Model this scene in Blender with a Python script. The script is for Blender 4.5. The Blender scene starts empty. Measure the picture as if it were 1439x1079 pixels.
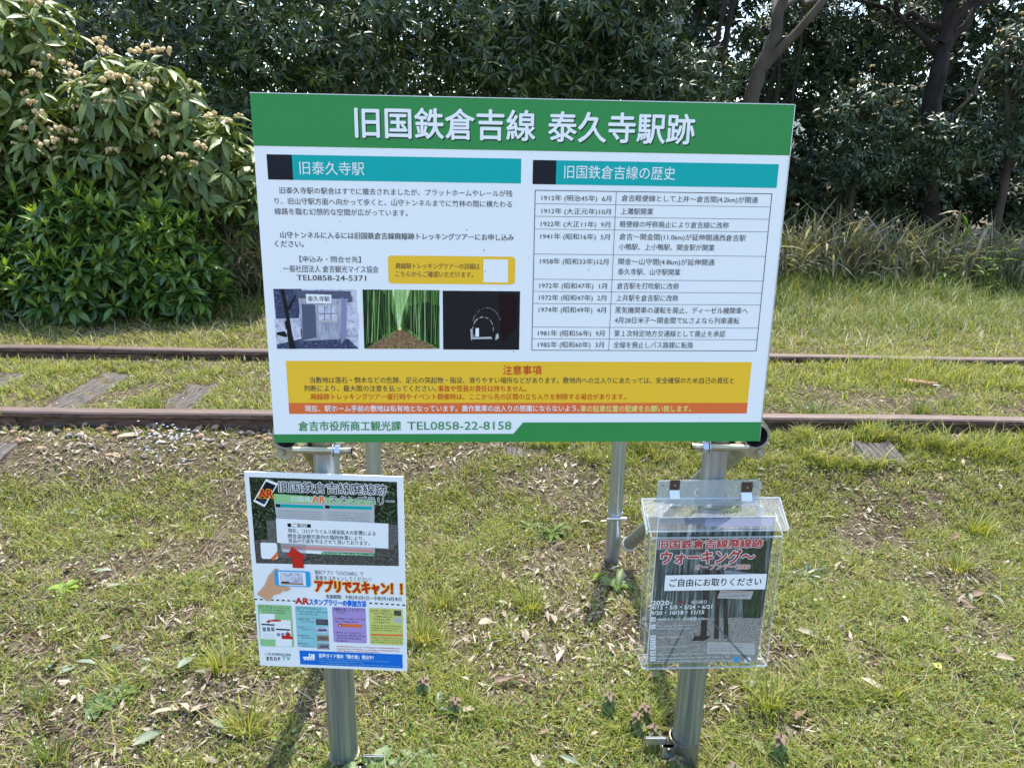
import bpy, math, random
import numpy as np
from mathutils import Vector, Matrix, Quaternion

random.seed(7)
rng = np.random.default_rng(11)
R_ = math.radians
scene = bpy.context.scene
COL = scene.collection

# ------------------------------------------------------------------ camera
FPX, CX, CY = 1020.0, 719.5, 539.5
PITCH, ROLL, CAMH = R_(16.5), R_(1.0), 1.24
c_f = Vector((0, math.cos(PITCH), -math.sin(PITCH)))
_d0 = Vector((0, -math.sin(PITCH), -math.cos(PITCH)))
_r0 = Vector((1, 0, 0))
c_r = _r0 * math.cos(ROLL) - _d0 * math.sin(ROLL)
c_d = _d0 * math.cos(ROLL) + _r0 * math.sin(ROLL)
CAM = Vector((0, 0, CAMH))
cam = bpy.data.cameras.new('camera')
cam.sensor_width = 36.0
cam.lens = FPX / 1439.0 * 36.0
cam.clip_start = 0.05
cam.clip_end = 2000
camo = bpy.data.objects.new('camera', cam)
COL.objects.link(camo)
m3 = Matrix((c_r, -c_d, -c_f)).transposed()
camo.matrix_world = Matrix.Translation(CAM) @ m3.to_4x4()
scene.camera = camo

# ------------------------------------------------------------------ light
SUN_EL, SUN_AZ = R_(66), R_(15)          # azimuth clockwise from +Y (away from the camera)
EXPO = 1.66
world = bpy.data.worlds.new('World')
scene.world = world
world.use_nodes = True
wn = world.node_tree
for n in list(wn.nodes):
    wn.nodes.remove(n)
wo = wn.nodes.new('ShaderNodeOutputWorld')
bg = wn.nodes.new('ShaderNodeBackground')
sky = wn.nodes.new('ShaderNodeTexSky')
sky.sky_type = 'NISHITA'
sky.sun_disc = False
sky.sun_elevation = SUN_EL
sky.sun_rotation = SUN_AZ
sky.dust_density = 1.2
sky.air_density = 1.1
sky.ozone_density = 1.0
bg.inputs['Strength'].default_value = 0.15
wn.links.new(sky.outputs[0], bg.inputs[0])
wn.links.new(bg.outputs[0], wo.inputs[0])
sun = bpy.data.lights.new('sun', 'SUN')
sun.energy = 2.6
sun.angle = R_(0.5)
sun.color = (1.0, 0.94, 0.82)
suno = bpy.data.objects.new('sun', sun)
COL.objects.link(suno)
sdir = Vector((math.sin(SUN_AZ) * math.cos(SUN_EL), math.cos(SUN_AZ) * math.cos(SUN_EL), math.sin(SUN_EL)))
suno.rotation_euler = sdir.to_track_quat('Z', 'Y').to_euler()
suno.location = sdir * 20
vs = scene.view_settings
vs.view_transform = 'Standard'
vs.look = 'None'
vs.exposure = EXPO
vs.gamma = 1.0
vs.use_curve_mapping = False
scene.cycles.max_bounces = 6
scene.cycles.transparent_max_bounces = 16


# ------------------------------------------------------------------ small maths
def ray(px, py):
    return c_r * ((px - CX) / FPX) + c_d * ((py - CY) / FPX) + c_f


def at_ground(px, py, g=0.0):
    d = ray(px, py)
    return CAM + d * ((g - CAMH) / d.z)


def at_depth(px, py, y):
    d = ray(px, py)
    return CAM + d * (y / d.y)


def _hash(ix, iy, s):
    v = np.sin(ix * 127.1 + iy * 311.7 + s * 74.7) * 43758.5453
    return v - np.floor(v)


def vnoise(x, y, s=0.0):
    x = np.asarray(x, float); y = np.asarray(y, float)
    ix = np.floor(x); iy = np.floor(y)
    fx = x - ix; fy = y - iy
    fx = fx * fx * (3 - 2 * fx); fy = fy * fy * (3 - 2 * fy)
    a = _hash(ix, iy, s); b = _hash(ix + 1, iy, s); c = _hash(ix, iy + 1, s); d = _hash(ix + 1, iy + 1, s)
    return (a * (1 - fx) + b * fx) * (1 - fy) + (c * (1 - fx) + d * fx) * fy


def fbm(x, y, s=0.0, o=4):
    t = 0; a = .5; n = 0
    for k in range(o):
        t = t + a * vnoise(np.asarray(x) * 2 ** k, np.asarray(y) * 2 ** k, s + k * 3.1); n += a; a *= .5
    return t / n


def sstep(a, b, x):
    t = np.clip((np.asarray(x, float) - a) / (b - a), 0, 1)
    return t * t * (3 - 2 * t)


RS = 0.0265                       # slope of the track against the x axis
NEAR_Y, FAR_Y = 3.072, 4.203      # head centres of the two rails at x = 0


def ground_h(x, y):
    x = np.asarray(x, float); y = np.asarray(y, float)
    yy = y - RS * x
    h = 0.112 * sstep(2.35, 2.98, yy) + .018 * sstep(3.3, 3.9, yy)
    h = h + 0.10 * sstep(7.0, 10.0, yy)
    h = h + (fbm(x * 1.3, y * 1.3, 2) - .5) * (.07 - .05 * sstep(2.2, 2.8, yy) * (1 - sstep(4.6, 5.4, yy))) + (fbm(x * 7, y * 7, 5) - .5) * .022
    h = h + .02 * sstep(.2, 1.4, x) * sstep(2.3, 2.8, yy) * (1 - sstep(4.6, 5.4, yy))
    h = h - 0.04 * np.exp(-(((x - .40) / .2) ** 2 + ((y - 1.3) / .16) ** 2))
    # a shallow hollow round the rear post on the right
    h = h - 0.05 * np.exp(-(((x - .36) / .2) ** 2 + ((y - 2.2) / .2) ** 2))
    return h


def gz(x, y):
    return float(ground_h(x, y))


# ------------------------------------------------------------------ materials
MATS = {}


def new_mat(name):
    m = bpy.data.materials.new(name)
    m.use_nodes = True
    nt = m.node_tree
    p = nt.nodes['Principled BSDF']
    return m, nt, p


def plain(name, col, rough=.5, metal=0.0, spec=None, var=0.0, scale=30, bump=0.0, stretch=None):
    if name in MATS:
        return MATS[name]
    m, nt, p = new_mat(name)
    p.inputs['Base Color'].default_value = (*col, 1)
    p.inputs['Roughness'].default_value = rough
    p.inputs['Metallic'].default_value = metal
    if spec is not None:
        p.inputs['Specular IOR Level'].default_value = spec
    if var or bump:
        tc = nt.nodes.new('ShaderNodeTexCoord')
        mp = nt.nodes.new('ShaderNodeMapping')
        if stretch:
            mp.inputs['Scale'].default_value = stretch
        nt.links.new(tc.outputs['Object'], mp.inputs[0])
        no = nt.nodes.new('ShaderNodeTexNoise')
        no.inputs['Scale'].default_value = scale
        no.inputs['Detail'].default_value = 6
        nt.links.new(mp.outputs[0], no.inputs[0])
        if var:
            r = nt.nodes.new('ShaderNodeValToRGB')
            r.color_ramp.elements[0].position = .3
            r.color_ramp.elements[1].position = .7
            r.color_ramp.elements[0].color = (*[c * (1 - var) for c in col], 1)
            r.color_ramp.elements[1].color = (*[min(1, c * (1 + var)) for c in col], 1)
            nt.links.new(no.outputs[0], r.inputs[0])
            nt.links.new(r.outputs[0], p.inputs['Base Color'])
        if bump:
            b = nt.nodes.new('ShaderNodeBump')
            b.inputs['Strength'].default_value = bump
            b.inputs['Distance'].default_value = .01
            nt.links.new(no.outputs[0], b.inputs['Height'])
            nt.links.new(b.outputs[0], p.inputs['Normal'])
    MATS[name] = m
    return m


def leafy(name, cols, rough=.42, trans=.2, spec=.5, tcol=None):
    """leaf material: colour picked per leaf out of cols, a bit of light passing through"""
    if name in MATS:
        return MATS[name]
    m, nt, p = new_mat(name)
    g = nt.nodes.new('ShaderNodeNewGeometry')
    oi = nt.nodes.new('ShaderNodeObjectInfo')
    ad = nt.nodes.new('ShaderNodeMath'); ad.operation = 'ADD'
    fr = nt.nodes.new('ShaderNodeMath'); fr.operation = 'FRACT'
    nt.links.new(g.outputs['Random Per Island'], ad.inputs[0])
    nt.links.new(oi.outputs['Random'], ad.inputs[1])
    nt.links.new(ad.outputs[0], fr.inputs[0])
    r = nt.nodes.new('ShaderNodeValToRGB')
    cr = r.color_ramp
    n = len(cols)
    while len(cr.elements) < n:
        cr.elements.new(.5)
    for k, c in enumerate(cols):
        cr.elements[k].position = k / (n - 1)
        cr.elements[k].color = (*c, 1)
    nt.links.new(fr.outputs[0], r.inputs[0])
    nt.links.new(r.outputs[0], p.inputs['Base Color'])
    p.inputs['Roughness'].default_value = rough
    p.inputs['Specular IOR Level'].default_value = spec
    if trans:
        t = nt.nodes.new('ShaderNodeBsdfTranslucent')
        mul = nt.nodes.new('ShaderNodeMixRGB'); mul.blend_type = 'MULTIPLY'; mul.inputs[0].default_value = 1
        mul.inputs[2].default_value = (*(tcol or (1.6, 1.5, .7)), 1)
        nt.links.new(r.outputs[0], mul.inputs[1])
        nt.links.new(mul.outputs[0], t.inputs[0])
        mx = nt.nodes.new('ShaderNodeMixShader'); mx.inputs[0].default_value = trans
        nt.links.new(p.outputs[0], mx.inputs[1]); nt.links.new(t.outputs[0], mx.inputs[2])
        nt.links.new(mx.outputs[0], nt.nodes['Material Output'].inputs[0])
    MATS[name] = m
    return m


def clear(name, tint, refl, haze=0.0):
    """clear acrylic sheet: mostly lets light through, reflects more at grazing angles"""
    m, nt, p = new_mat(name)
    nt.nodes.remove(p)
    tr = nt.nodes.new('ShaderNodeBsdfTransparent'); tr.inputs[0].default_value = (*tint, 1)
    gl = nt.nodes.new('ShaderNodeBsdfGlossy'); gl.inputs['Roughness'].default_value = .02
    di = nt.nodes.new('ShaderNodeBsdfDiffuse'); di.inputs[0].default_value = (.7, .74, .78, 1)
    fz = nt.nodes.new('ShaderNodeLayerWeight'); fz.inputs[0].default_value = .5
    pw = nt.nodes.new('ShaderNodeMath'); pw.operation = 'POWER'; pw.inputs[1].default_value = 4.5
    nt.links.new(fz.outputs['Facing'], pw.inputs[0])
    mu = nt.nodes.new('ShaderNodeMath'); mu.operation = 'MULTIPLY_ADD'
    mu.inputs[1].default_value = .9; mu.inputs[2].default_value = .05 + refl
    nt.links.new(pw.outputs[0], mu.inputs[0])
    a = nt.nodes.new('ShaderNodeMixShader'); b = nt.nodes.new('ShaderNodeMixShader')
    b.inputs[0].default_value = haze
    nt.links.new(tr.outputs[0], b.inputs[1]); nt.links.new(di.outputs[0], b.inputs[2])
    nt.links.new(mu.outputs[0], a.inputs[0])
    nt.links.new(b.outputs[0], a.inputs[1]); nt.links.new(gl.outputs[0], a.inputs[2])
    nt.links.new(a.outputs[0], nt.nodes['Material Output'].inputs[0])
    return m


# ------------------------------------------------------------------ objects
ROOTLOC = {}


def tag(o, label=None, cat=None, group=None, kind=None):
    if label: o['label'] = label
    if cat: o['category'] = cat
    if group: o['group'] = group
    if kind: o['kind'] = kind
    return o


def thing(name, loc, label, cat, group=None):
    o = bpy.data.objects.new(name, None)
    o.empty_display_size = .1
    COL.objects.link(o)
    o.location = loc
    tag(o, label, cat, group)
    ROOTLOC[o] = Vector(loc)
    return o


def link_mesh(name, me, parent=None, world=True):
    """world=True: the mesh is given in world coordinates and is moved under its parent"""
    o = bpy.data.objects.new(name, me)
    COL.objects.link(o)
    if parent is not None:
        o.parent = parent
        rl = ROOTLOC.get(parent, Vector((0, 0, 0)))
        ROOTLOC[o] = rl
        if world:
            me.transform(Matrix.Translation(-rl))
    else:
        ROOTLOC[o] = Vector((0, 0, 0))
    return o


def recenter(o):
    """put a top-level mesh's origin at its base"""
    me = o.data
    co = np.empty(len(me.vertices) * 3); me.vertices.foreach_get('co', co); co = co.reshape(-1, 3)
    c = Vector(((co[:, 0].min() + co[:, 0].max()) / 2, (co[:, 1].min() + co[:, 1].max()) / 2, co[:, 2].min()))
    me.transform(Matrix.Translation(-c)); o.location = c
    return o


def np_mesh(name, verts, tris=None, quads=None, mat=None, smooth=False):
    me = bpy.data.meshes.new(name)
    verts = np.asarray(verts, np.float32)
    t = np.zeros((0, 3), np.int32) if tris is None else np.asarray(tris, np.int32)
    q = np.zeros((0, 4), np.int32) if quads is None else np.asarray(quads, np.int32)
    me.vertices.add(len(verts)); me.vertices.foreach_set('co', verts.ravel())
    nl = len(t) * 3 + len(q) * 4
    me.loops.add(nl)
    me.loops.foreach_set('vertex_index', np.concatenate([t.ravel(), q.ravel()]))
    me.polygons.add(len(t) + len(q))
    ls = np.concatenate([np.arange(len(t)) * 3, len(t) * 3 + np.arange(len(q)) * 4]).astype(np.int32)
    me.polygons.foreach_set('loop_start', ls)
    if smooth:
        me.polygons.foreach_set('use_smooth', np.ones(len(t) + len(q), bool))
    me.update(calc_edges=True)
    if mat is not None:
        me.materials.append(mat)
    return me


def unit(v):
    return v / np.maximum(np.linalg.norm(v, axis=-1, keepdims=True), 1e-9)


class MB:
    def __init__(s):
        s.v = []; s.f = []; s.m = []; s.mats = []; s.sm = []

    def mi(s, mat):
        if mat not in s.mats: s.mats.append(mat)
        return s.mats.index(mat)

    def add(s, vs_, fs, mat, smooth=False):
        b = len(s.v); k = s.mi(mat)
        s.v += [tuple(v) for v in vs_]
        for f in fs:
            s.f.append([b + i for i in f]); s.m.append(k); s.sm.append(smooth)
        return s

    def box(s, c, size, mat, X=(1, 0, 0), Y=(0, 1, 0), Z=(0, 0, 1), bev=0.0):
        c = Vector(c); X = Vector(X); Y = Vector(Y); Z = Vector(Z)
        a, b, d = size[0] / 2, size[1] / 2, size[2] / 2
        if bev <= 0:
            vv = [c + X * (i * a) + Y * (j * b) + Z * (k * d) for k in (-1, 1) for j in (-1, 1) for i in (-1, 1)]
            return s.add(vv, [(0, 2, 3, 1), (4, 5, 7, 6), (0, 1, 5, 4), (2, 6, 7, 3), (0, 4, 6, 2), (1, 3, 7, 5)], mat)
        pts = []
        for (sx, sy) in ((1, 1), (-1, 1), (-1, -1), (1, -1)):
            for t in range(3):
                an = {(1, 1): 0, (-1, 1): 90, (-1, -1): 180, (1, -1): 270}[(sx, sy)] + 45 * t
                pts.append((sx * (a - bev) + bev * math.cos(R_(an)), sy * (b - bev) + bev * math.sin(R_(an))))
        return s.prism(pts, c, X, Y, Z, -d, d, mat)

    def prism(s, pts, c, X, Y, Z, z0, z1, mat, smooth=False):
        c = Vector(c); X = Vector(X); Y = Vector(Y); Z = Vector(Z); n = len(pts)
        vv = [c + X * p[0] + Y * p[1] + Z * z0 for p in pts] + [c + X * p[0] + Y * p[1] + Z * z1 for p in pts]
        fs = [list(range(n))[::-1], list(range(n, 2 * n))]
        s.add(vv, fs, mat)
        return s.add(vv, [(i, (i + 1) % n, n + (i + 1) % n, n + i) for i in range(n)], mat, smooth)

    def tube(s, path, rad, mat, n=10, caps=True, smooth=True):
        path = [Vector(p) for p in path]
        if not hasattr(rad, '__len__'): rad = [rad] * len(path)
        vv = []; fs = []
        up = None
        for i, p in enumerate(path):
            t = (path[min(i + 1, len(path) - 1)] - path[max(i - 1, 0)]).normalized()
            if up is None:
                up = Vector((0, 0, 1)) if abs(t.z) < .9 else Vector((1, 0, 0))
            a = t.cross(up).normalized(); b = a.cross(t).normalized(); up = b
            for k in range(n):
                an = 2 * math.pi * k / n
                vv.append(p + (a * math.cos(an) + b * math.sin(an)) * rad[i])
        for i in range(len(path) - 1):
            for k in range(n):
                fs.append((i * n + k, i * n + (k + 1) % n, (i + 1) * n + (k + 1) % n, (i + 1) * n + k))
        s.add(vv, fs, mat, smooth)
        if caps:
            s.add(vv[:n], [list(range(n))], mat)
            s.add(vv[-n:], [list(range(n))[::-1]], mat)
        return s

    def pipe(s, p0, p1, ro, ri, mat, inner=None, n=24):
        """hollow pipe with open ends"""
        p0 = Vector(p0); p1 = Vector(p1); t = (p1 - p0).normalized()
        up = Vector((0, 0, 1)) if abs(t.z) < .9 else Vector((1, 0, 0))
        a = t.cross(up).normalized(); b = a.cross(t)
        rings = []
        for (p, r) in ((p0, ri), (p0, ro), (p1, ro), (p1, ri)):
            rings.append([p + (a * math.cos(2 * math.pi * k / n) + b * math.sin(2 * math.pi * k / n)) * r for k in range(n)])
        vv = sum(rings, [])
        q = lambda i, j: [(i * n + k, i * n + (k + 1) % n, j * n + (k + 1) % n, j * n + k) for k in range(n)]
        s.add(vv, q(1, 2), mat, True); s.add(vv, q(0, 1) + q(2, 3), mat); s.add(vv, q(3, 0), inner or mat, True)
        return s

    def arc(s, c, X, Y, Z, ri, ro, a0, a1, L, mat, n=18):
        """a bent strip of thickness ro-ri, length L along Z"""
        c = Vector(c); X = Vector(X); Y = Vector(Y); Z = Vector(Z)
        pts = [(ro * math.cos(R_(a0 + (a1 - a0) * k / n)), ro * math.sin(R_(a0 + (a1 - a0) * k / n))) for k in range(n + 1)]
        ins = [(ri * math.cos(R_(a0 + (a1 - a0) * k / n)), ri * math.sin(R_(a0 + (a1 - a0) * k / n))) for k in range(n + 1)]
        vv = []
        for z in (-L / 2, L / 2):
            for p in pts + ins:
                vv.append(c + X * p[0] + Y * p[1] + Z * z)
        m = n + 1; o = 2 * m; fs = []
        for k in range(n):
            fs += [(k, k + 1, o + k + 1, o + k), (m + k, o + m + k, o + m + k + 1, m + k + 1),
                   (k, m + k, m + k + 1, k + 1), (o + k, o + k + 1, o + m + k + 1, o + m + k)]
        fs += [(0, o, o + m, m), (n, m + n, o + m + n, o + n)]
        return s.add(vv, fs, mat)

    def build(s, name, parent=None, world=True):
        me = bpy.data.meshes.new(name)
        me.from_pydata(s.v, [], s.f)
        for m in s.mats: me.materials.append(m)
        me.polygons.foreach_set('material_index', s.m)
        me.polygons.foreach_set('use_smooth', s.sm)
        me.update()
        return link_mesh(name, me, parent, world)


# ------------------------------------------------------------------ ground
def ground_material():
    m, nt, p = new_mat('soil_and_straw')
    tc = nt.nodes.new('ShaderNodeTexCoord')

    def noise(scale, det=6, rough=.6, stretch=None, rot=0):
        mp = nt.nodes.new('ShaderNodeMapping')
        if stretch: mp.inputs['Scale'].default_value = stretch
        mp.inputs['Rotation'].default_value = (0, 0, rot)
        nt.links.new(tc.outputs['Object'], mp.inputs[0])
        n = nt.nodes.new('ShaderNodeTexNoise'); n.inputs['Scale'].default_value = scale
        n.inputs['Detail'].default_value = det; n.inputs['Roughness'].default_value = rough
        nt.links.new(mp.outputs[0], n.inputs[0])
        return n

    def ramp(src, stops):
        r = nt.nodes.new('ShaderNodeValToRGB')
        while len(r.color_ramp.elements) < len(stops): r.color_ramp.elements.new(.5)
        for k, (q, c) in enumerate(stops):
            r.color_ramp.elements[k].position = q; r.color_ramp.elements[k].color = (*c, 1)
        nt.links.new(src, r.inputs[0]); return r

    big = ramp(noise(2.2).outputs[0], [(.35, (.075, .056, .038)), (.5, (.15, .12, .082)), (.66, (.09, .09, .035))])
    fine = ramp(noise(90, 8, .75).outputs[0], [(.36, (.25, .22, .2)), (.5, (.8, .78, .74)), (.66, (1.9, 1.75, 1.5))])
    st1 = ramp(noise(60, 4, .6, (1, .12, 1), .5).outputs[0], [(.56, (0, 0, 0)), (.62, (1, 1, 1))])
    st2 = ramp(noise(70, 4, .6, (.12, 1, 1), -.4).outputs[0], [(.58, (0, 0, 0)), (.64, (1, 1, 1))])
    mu = nt.nodes.new('ShaderNodeMixRGB'); mu.blend_type = 'MULTIPLY'; mu.inputs[0].default_value = 1
    nt.links.new(big.outputs[0], mu.inputs[1]); nt.links.new(fine.outputs[0], mu.inputs[2])
    a = nt.nodes.new('ShaderNodeMixRGB'); nt.links.new(st1.outputs[0], a.inputs[0])
    nt.links.new(mu.outputs[0], a.inputs[1]); a.inputs[2].default_value = (.24, .2, .14, 1)
    b = nt.nodes.new('ShaderNodeMixRGB'); nt.links.new(st2.outputs[0], b.inputs[0])
    nt.links.new(a.outputs[0], b.inputs[1]); b.inputs[2].default_value = (.19, .155, .105, 1)
    nt.links.new(b.outputs[0], p.inputs['Base Color'])
    p.inputs['Roughness'].default_value = .95
    p.inputs['Specular IOR Level'].default_value = .15
    bp = nt.nodes.new('ShaderNodeBump'); bp.inputs['Strength'].default_value = 1; bp.inputs['Distance'].default_value = .02
    nt.links.new(noise(55, 8, .75).outputs[0], bp.inputs['Height']); nt.links.new(bp.outputs[0], p.inputs['Normal'])
    return m


def axis_pts(lo, hi, step, far):
    c = np.arange(lo, hi + 1e-6, step)
    e = []; x = step
    d = step
    while x < far:
        e.append(x); d *= 1.35; x += d
    e = np.array(e + [far])
    return np.concatenate([lo - e[::-1], c, hi + e])


gx = axis_pts(-6, 7, .06, 500)
gy = axis_pts(.2, 11, .055, 600)
XX, YY = np.meshgrid(gx, gy)
ZZ = ground_h(XX, YY)
dist = np.hypot(XX, YY)
ZZ = np.where(dist > 25, ZZ * 0 + .18, ZZ)
gv = np.stack([XX.ravel(), YY.ravel(), ZZ.ravel()], 1)
nx, ny = len(gx), len(gy)
ii = (np.arange(ny - 1)[:, None] * nx + np.arange(nx - 1)[None, :]).ravel()
gq = np.stack([ii, ii + 1, ii + nx + 1, ii + nx], 1)
gme = np_mesh('ground', gv, quads=gq, mat=ground_material(), smooth=True)
ground = link_mesh('ground', gme)
tag(ground, 'trodden earth strewn with straw under the sign and the track', None, None, 'structure')
# low wooded hills far beyond the trees
hm = plain('far_hills', (.09, .13, .11), .9, var=.3, scale=.05)
th = np.linspace(-1.5, 1.5, 61)
hv = []
for r, k in ((330, 0), (380, 1), (460, 1)):
    for t in th:
        hh = 0 if k == 0 else (22 + 16 * float(fbm(t * 3 + 5, r * .01, 3)) + (10 if r > 400 else 0))
        hv.append((r * math.sin(t), r * math.cos(t), hh))
hq = [(j * 61 + i, j * 61 + i + 1, (j + 1) * 61 + i + 1, (j + 1) * 61 + i) for j in range(2) for i in range(60)]
hills = link_mesh('hills', np_mesh('hills', hv, quads=hq, mat=hm, smooth=True))
tag(hills, 'low wooded hills far beyond the trees', None, None, 'structure')


# ------------------------------------------------------------------ ground cover
def density(x, y):
    """how grassy a spot is, 0..1"""
    yy = y - RS * x
    g = .55 * fbm(x * 2.1 + 3, y * 2.1, 9) + .45 * fbm(x * 7.3, y * 7.3, 19, 3)
    d = .05 + .95 * sstep(.34, .50, g)
    # worn earth bottom left and round the rear post, leaf heap right of centre
    d = d * (1 - .9 * np.exp(-(((x + 1.05) / .46) ** 2 + ((y - 1.33) / .20) ** 2)))
    d = d * (1 - .85 * np.exp(-(((x - .33) / .2) ** 2 + ((y - 2.05) / .33) ** 2)))
    d = d * (1 - .8 * np.exp(-(((x - .12) / .12) ** 2 + ((y - 1.65) / .2) ** 2)))
    # ballast in front of the near rail, left of the sign
    b = sstep(2.55, 2.75, yy) * (1 - sstep(3.0, 3.06, yy)) * (1 - sstep(-.7, .1, x))
    d = d * (1 - .93 * b)
    d = d * (1 - .75 * np.exp(-((yy - 4.12) / .09) ** 2) * (1 - sstep(-1.2, 0, x)))
    for rx in (NEAR_Y, FAR_Y):
        d = d * np.where(np.abs(yy - rx) < .055, 0, 1)
    lush = sstep(4.4, 5.0, yy) * sstep(-1.0, .8, x)
    d = np.maximum(d, lush * .95)
    d = np.maximum(d, .12 * (np.abs(yy - NEAR_Y) > .06) * (np.abs(yy - FAR_Y) > .06))
    return d


def sleeper_mask(x, y):
    """1 where an exposed sleeper lies"""
    yy = y - RS * x; xx = x + RS * y
    m = np.zeros_like(x)
    for (sx, w, y0, y1, top, ex) in SLEEPERS:
        for (e0, e1) in ex:
            m = np.maximum(m, ((np.abs(xx - sx) < w / 2 + .005) & (yy > e0 + .05) & (yy < e1 - .05)) * .78)
    return m


# sleepers: x of centre, width, near end, far end, how far the top stands out of the ground
SLEEPERS = [(-2.60, .17, 2.6, 4.7, .004, [(3.15, 3.9)]), (-2.06, .17, 2.55, 4.7, .004, [(2.55, 3.0), (3.15, 3.95)]),
            (-1.52, .16, 2.65, 4.7, .004, [(3.15, 3.75)]), (.14, .17, 2.76, 4.7, .001, [(2.76, 2.93)]),
            (1.12, .17, 2.62, 4.7, .004, [(3.2, 3.42)]), (1.62, .19, 2.70, 4.7, .014, [(2.70, 2.95)])]


def blades(n, region, hlo, hhi, w, mat, name, label, dens=True, seed=1, lean=.6, minr=0, sizefn=None):
    r = np.random.default_rng(seed)
    x0, x1, y0, y1 = region
    X = []; Y = []
    tot = 0
    while tot < n:
        y = y0 + (y1 - y0) * r.random(n) ** 1.15
        hw = np.minimum(x1, .86 * y * 1.02 + .35)
        x = (r.random(n) * 2 - 1) * hw
        keep = np.ones(n, bool)
        if dens:
            keep &= r.random(n) < density(x, y)
        keep &= sleeper_mask(x, y) < .5
        # clumping
        keep &= r.random(n) < .35 + .65 * sstep(.4, .62, fbm(x * 14, y * 14, 21, 2))
        X.append(x[keep]); Y.append(y[keep]); tot += keep.sum()
    x = np.concatenate(X)[:n]; y = np.concatenate(Y)[:n]
    z = ground_h(x, y) - .004
    H = (hlo + (hhi - hlo) * r.random(n) ** 2) * (.6 + .8 * fbm(x * 3, y * 3, 4))
    if sizefn is not None: H = H * sizefn(x, y)
    an = r.random(n) * 2 * math.pi
    ln = r.random(n) * lean
    d = np.stack([np.cos(an) * ln, np.sin(an) * ln, np.ones(n)], 1); d = unit(d)
    s = np.stack([-np.sin(an + 1.2 * (r.random(n) - .5)), np.cos(an), np.zeros(n)], 1)
    W = (w * (.6 + .8 * r.random(n)) * (1 + .12 * np.maximum(y - 2, 0)))[:, None] * .5
    P = np.stack([x, y, z], 1)
    hz = np.stack([np.cos(an), np.sin(an), np.zeros(n)], 1)
    mid = P + d * (H * .55)[:, None]
    tip = P + d * H[:, None] + hz * (H * (.15 + .5 * r.random(n)))[:, None] - np.array([0, 0, 1]) * (H * .12)[:, None]
    V = np.stack([P - s * W, P + s * W, mid + s * W * .8, mid - s * W * .8, tip], 1).reshape(-1, 3)
    b = np.arange(n)[:, None] * 5
    me = np_mesh(name, V, tris=b + np.array([[3, 2, 4]]), quads=b + np.array([[0, 1, 2, 3]]), mat=mat)
    o = link_mesh(name, me)
    tag(o, label, 'grass', None, 'stuff')
    return o


grass_cols = [(.045, .085, .015), (.17, .22, .03), (.31, .34, .045), (.09, .14, .022), (.38, .37, .08), (.22, .27, .038), (.40, .34, .16), (.34, .36, .055)]
gm = leafy('grass_blade', grass_cols, .5, .35, .35)
lush_m = leafy('lush_grass_blade', [(.04, .085, .018), (.115, .17, .032), (.065, .12, .024), (.16, .22, .042), (.23, .26, .075), (.28, .25, .12), (.09, .15, .028)], .5, .35, .35)
dry_m = leafy('dry_blade', [(.34, .29, .18), (.23, .19, .115), (.44, .39, .27), (.28, .25, .13), (.17, .13, .08)], .6, .2, .3)


def chips(n, mat, name, label, cat, region, smin, smax, asp, seed, dens_inv=True, flat=.35, lift=.006, bias=None):
    """small bent flakes lying on the ground"""
    r = np.random.default_rng(seed)
    x0, x1, y0, y1 = region
    X = []; Y = []; tot = 0
    while tot < n:
        y = y0 + (y1 - y0) * r.random(n) ** 1.2
        hw = np.minimum(x1, .86 * y * 1.02 + .35)
        x = (r.random(n) * 2 - 1) * hw
        yy = y - RS * x
        k = (np.abs(yy - NEAR_Y) > .07) & (np.abs(yy - FAR_Y) > .07)
        if dens_inv is True:
            k &= r.random(n) < 1.05 - .8 * density(x, y)
        elif dens_inv is False:
            k &= r.random(n) < density(x, y)
        k &= (sleeper_mask(x, y) < .5) | (r.random(n) < .12)
        if bias is not None: k &= r.random(n) < bias(x, y)
        X.append(x[k]); Y.append(y[k]); tot += k.sum()
    x = np.concatenate(X)[:n]; y = np.concatenate(Y)[:n]
    z = ground_h(x, y) + lift * r.random(n)
    L = smin + (smax - smin) * r.random(n) ** 2.2
    Wd = L * asp * (.5 + r.random(n))
    an = r.random(n) * 2 * math.pi
    tl = (r.random(n) - .5) * 2 * flat
    d = unit(np.stack([np.cos(an), np.sin(an), tl], 1))
    up = unit(np.stack([(r.random(n) - .5) * flat * 2, (r.random(n) - .5) * flat * 2, np.ones(n)], 1))
    s = unit(np.cross(d, up)); u = np.cross(s, d)
    P = np.stack([x, y, z + np.abs(tl) * L * .5], 1)
    L = L[:, None]; Wd = Wd[:, None] * .5
    cv = (r.random(n)[:, None] - .3) * L * .25
    V = np.stack([P - d * L * .5, P - d * L * .15 + s * Wd + u * cv, P + d * L * .5 + u * cv * .4,
                  P - d * L * .1 - s * Wd + u * cv, P + u * cv * .3], 1).reshape(-1, 3)
    b = np.arange(n)[:, None] * 5
    T = np.concatenate([b + np.array([[0, 4, 1]]), b + np.array([[1, 4, 2]]), b + np.array([[2, 4, 3]]), b + np.array([[3, 4, 0]])])
    o = link_mesh(name, np_mesh(name, V, tris=T, mat=mat))
    tag(o, label, cat, None, 'stuff')
    return o


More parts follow.
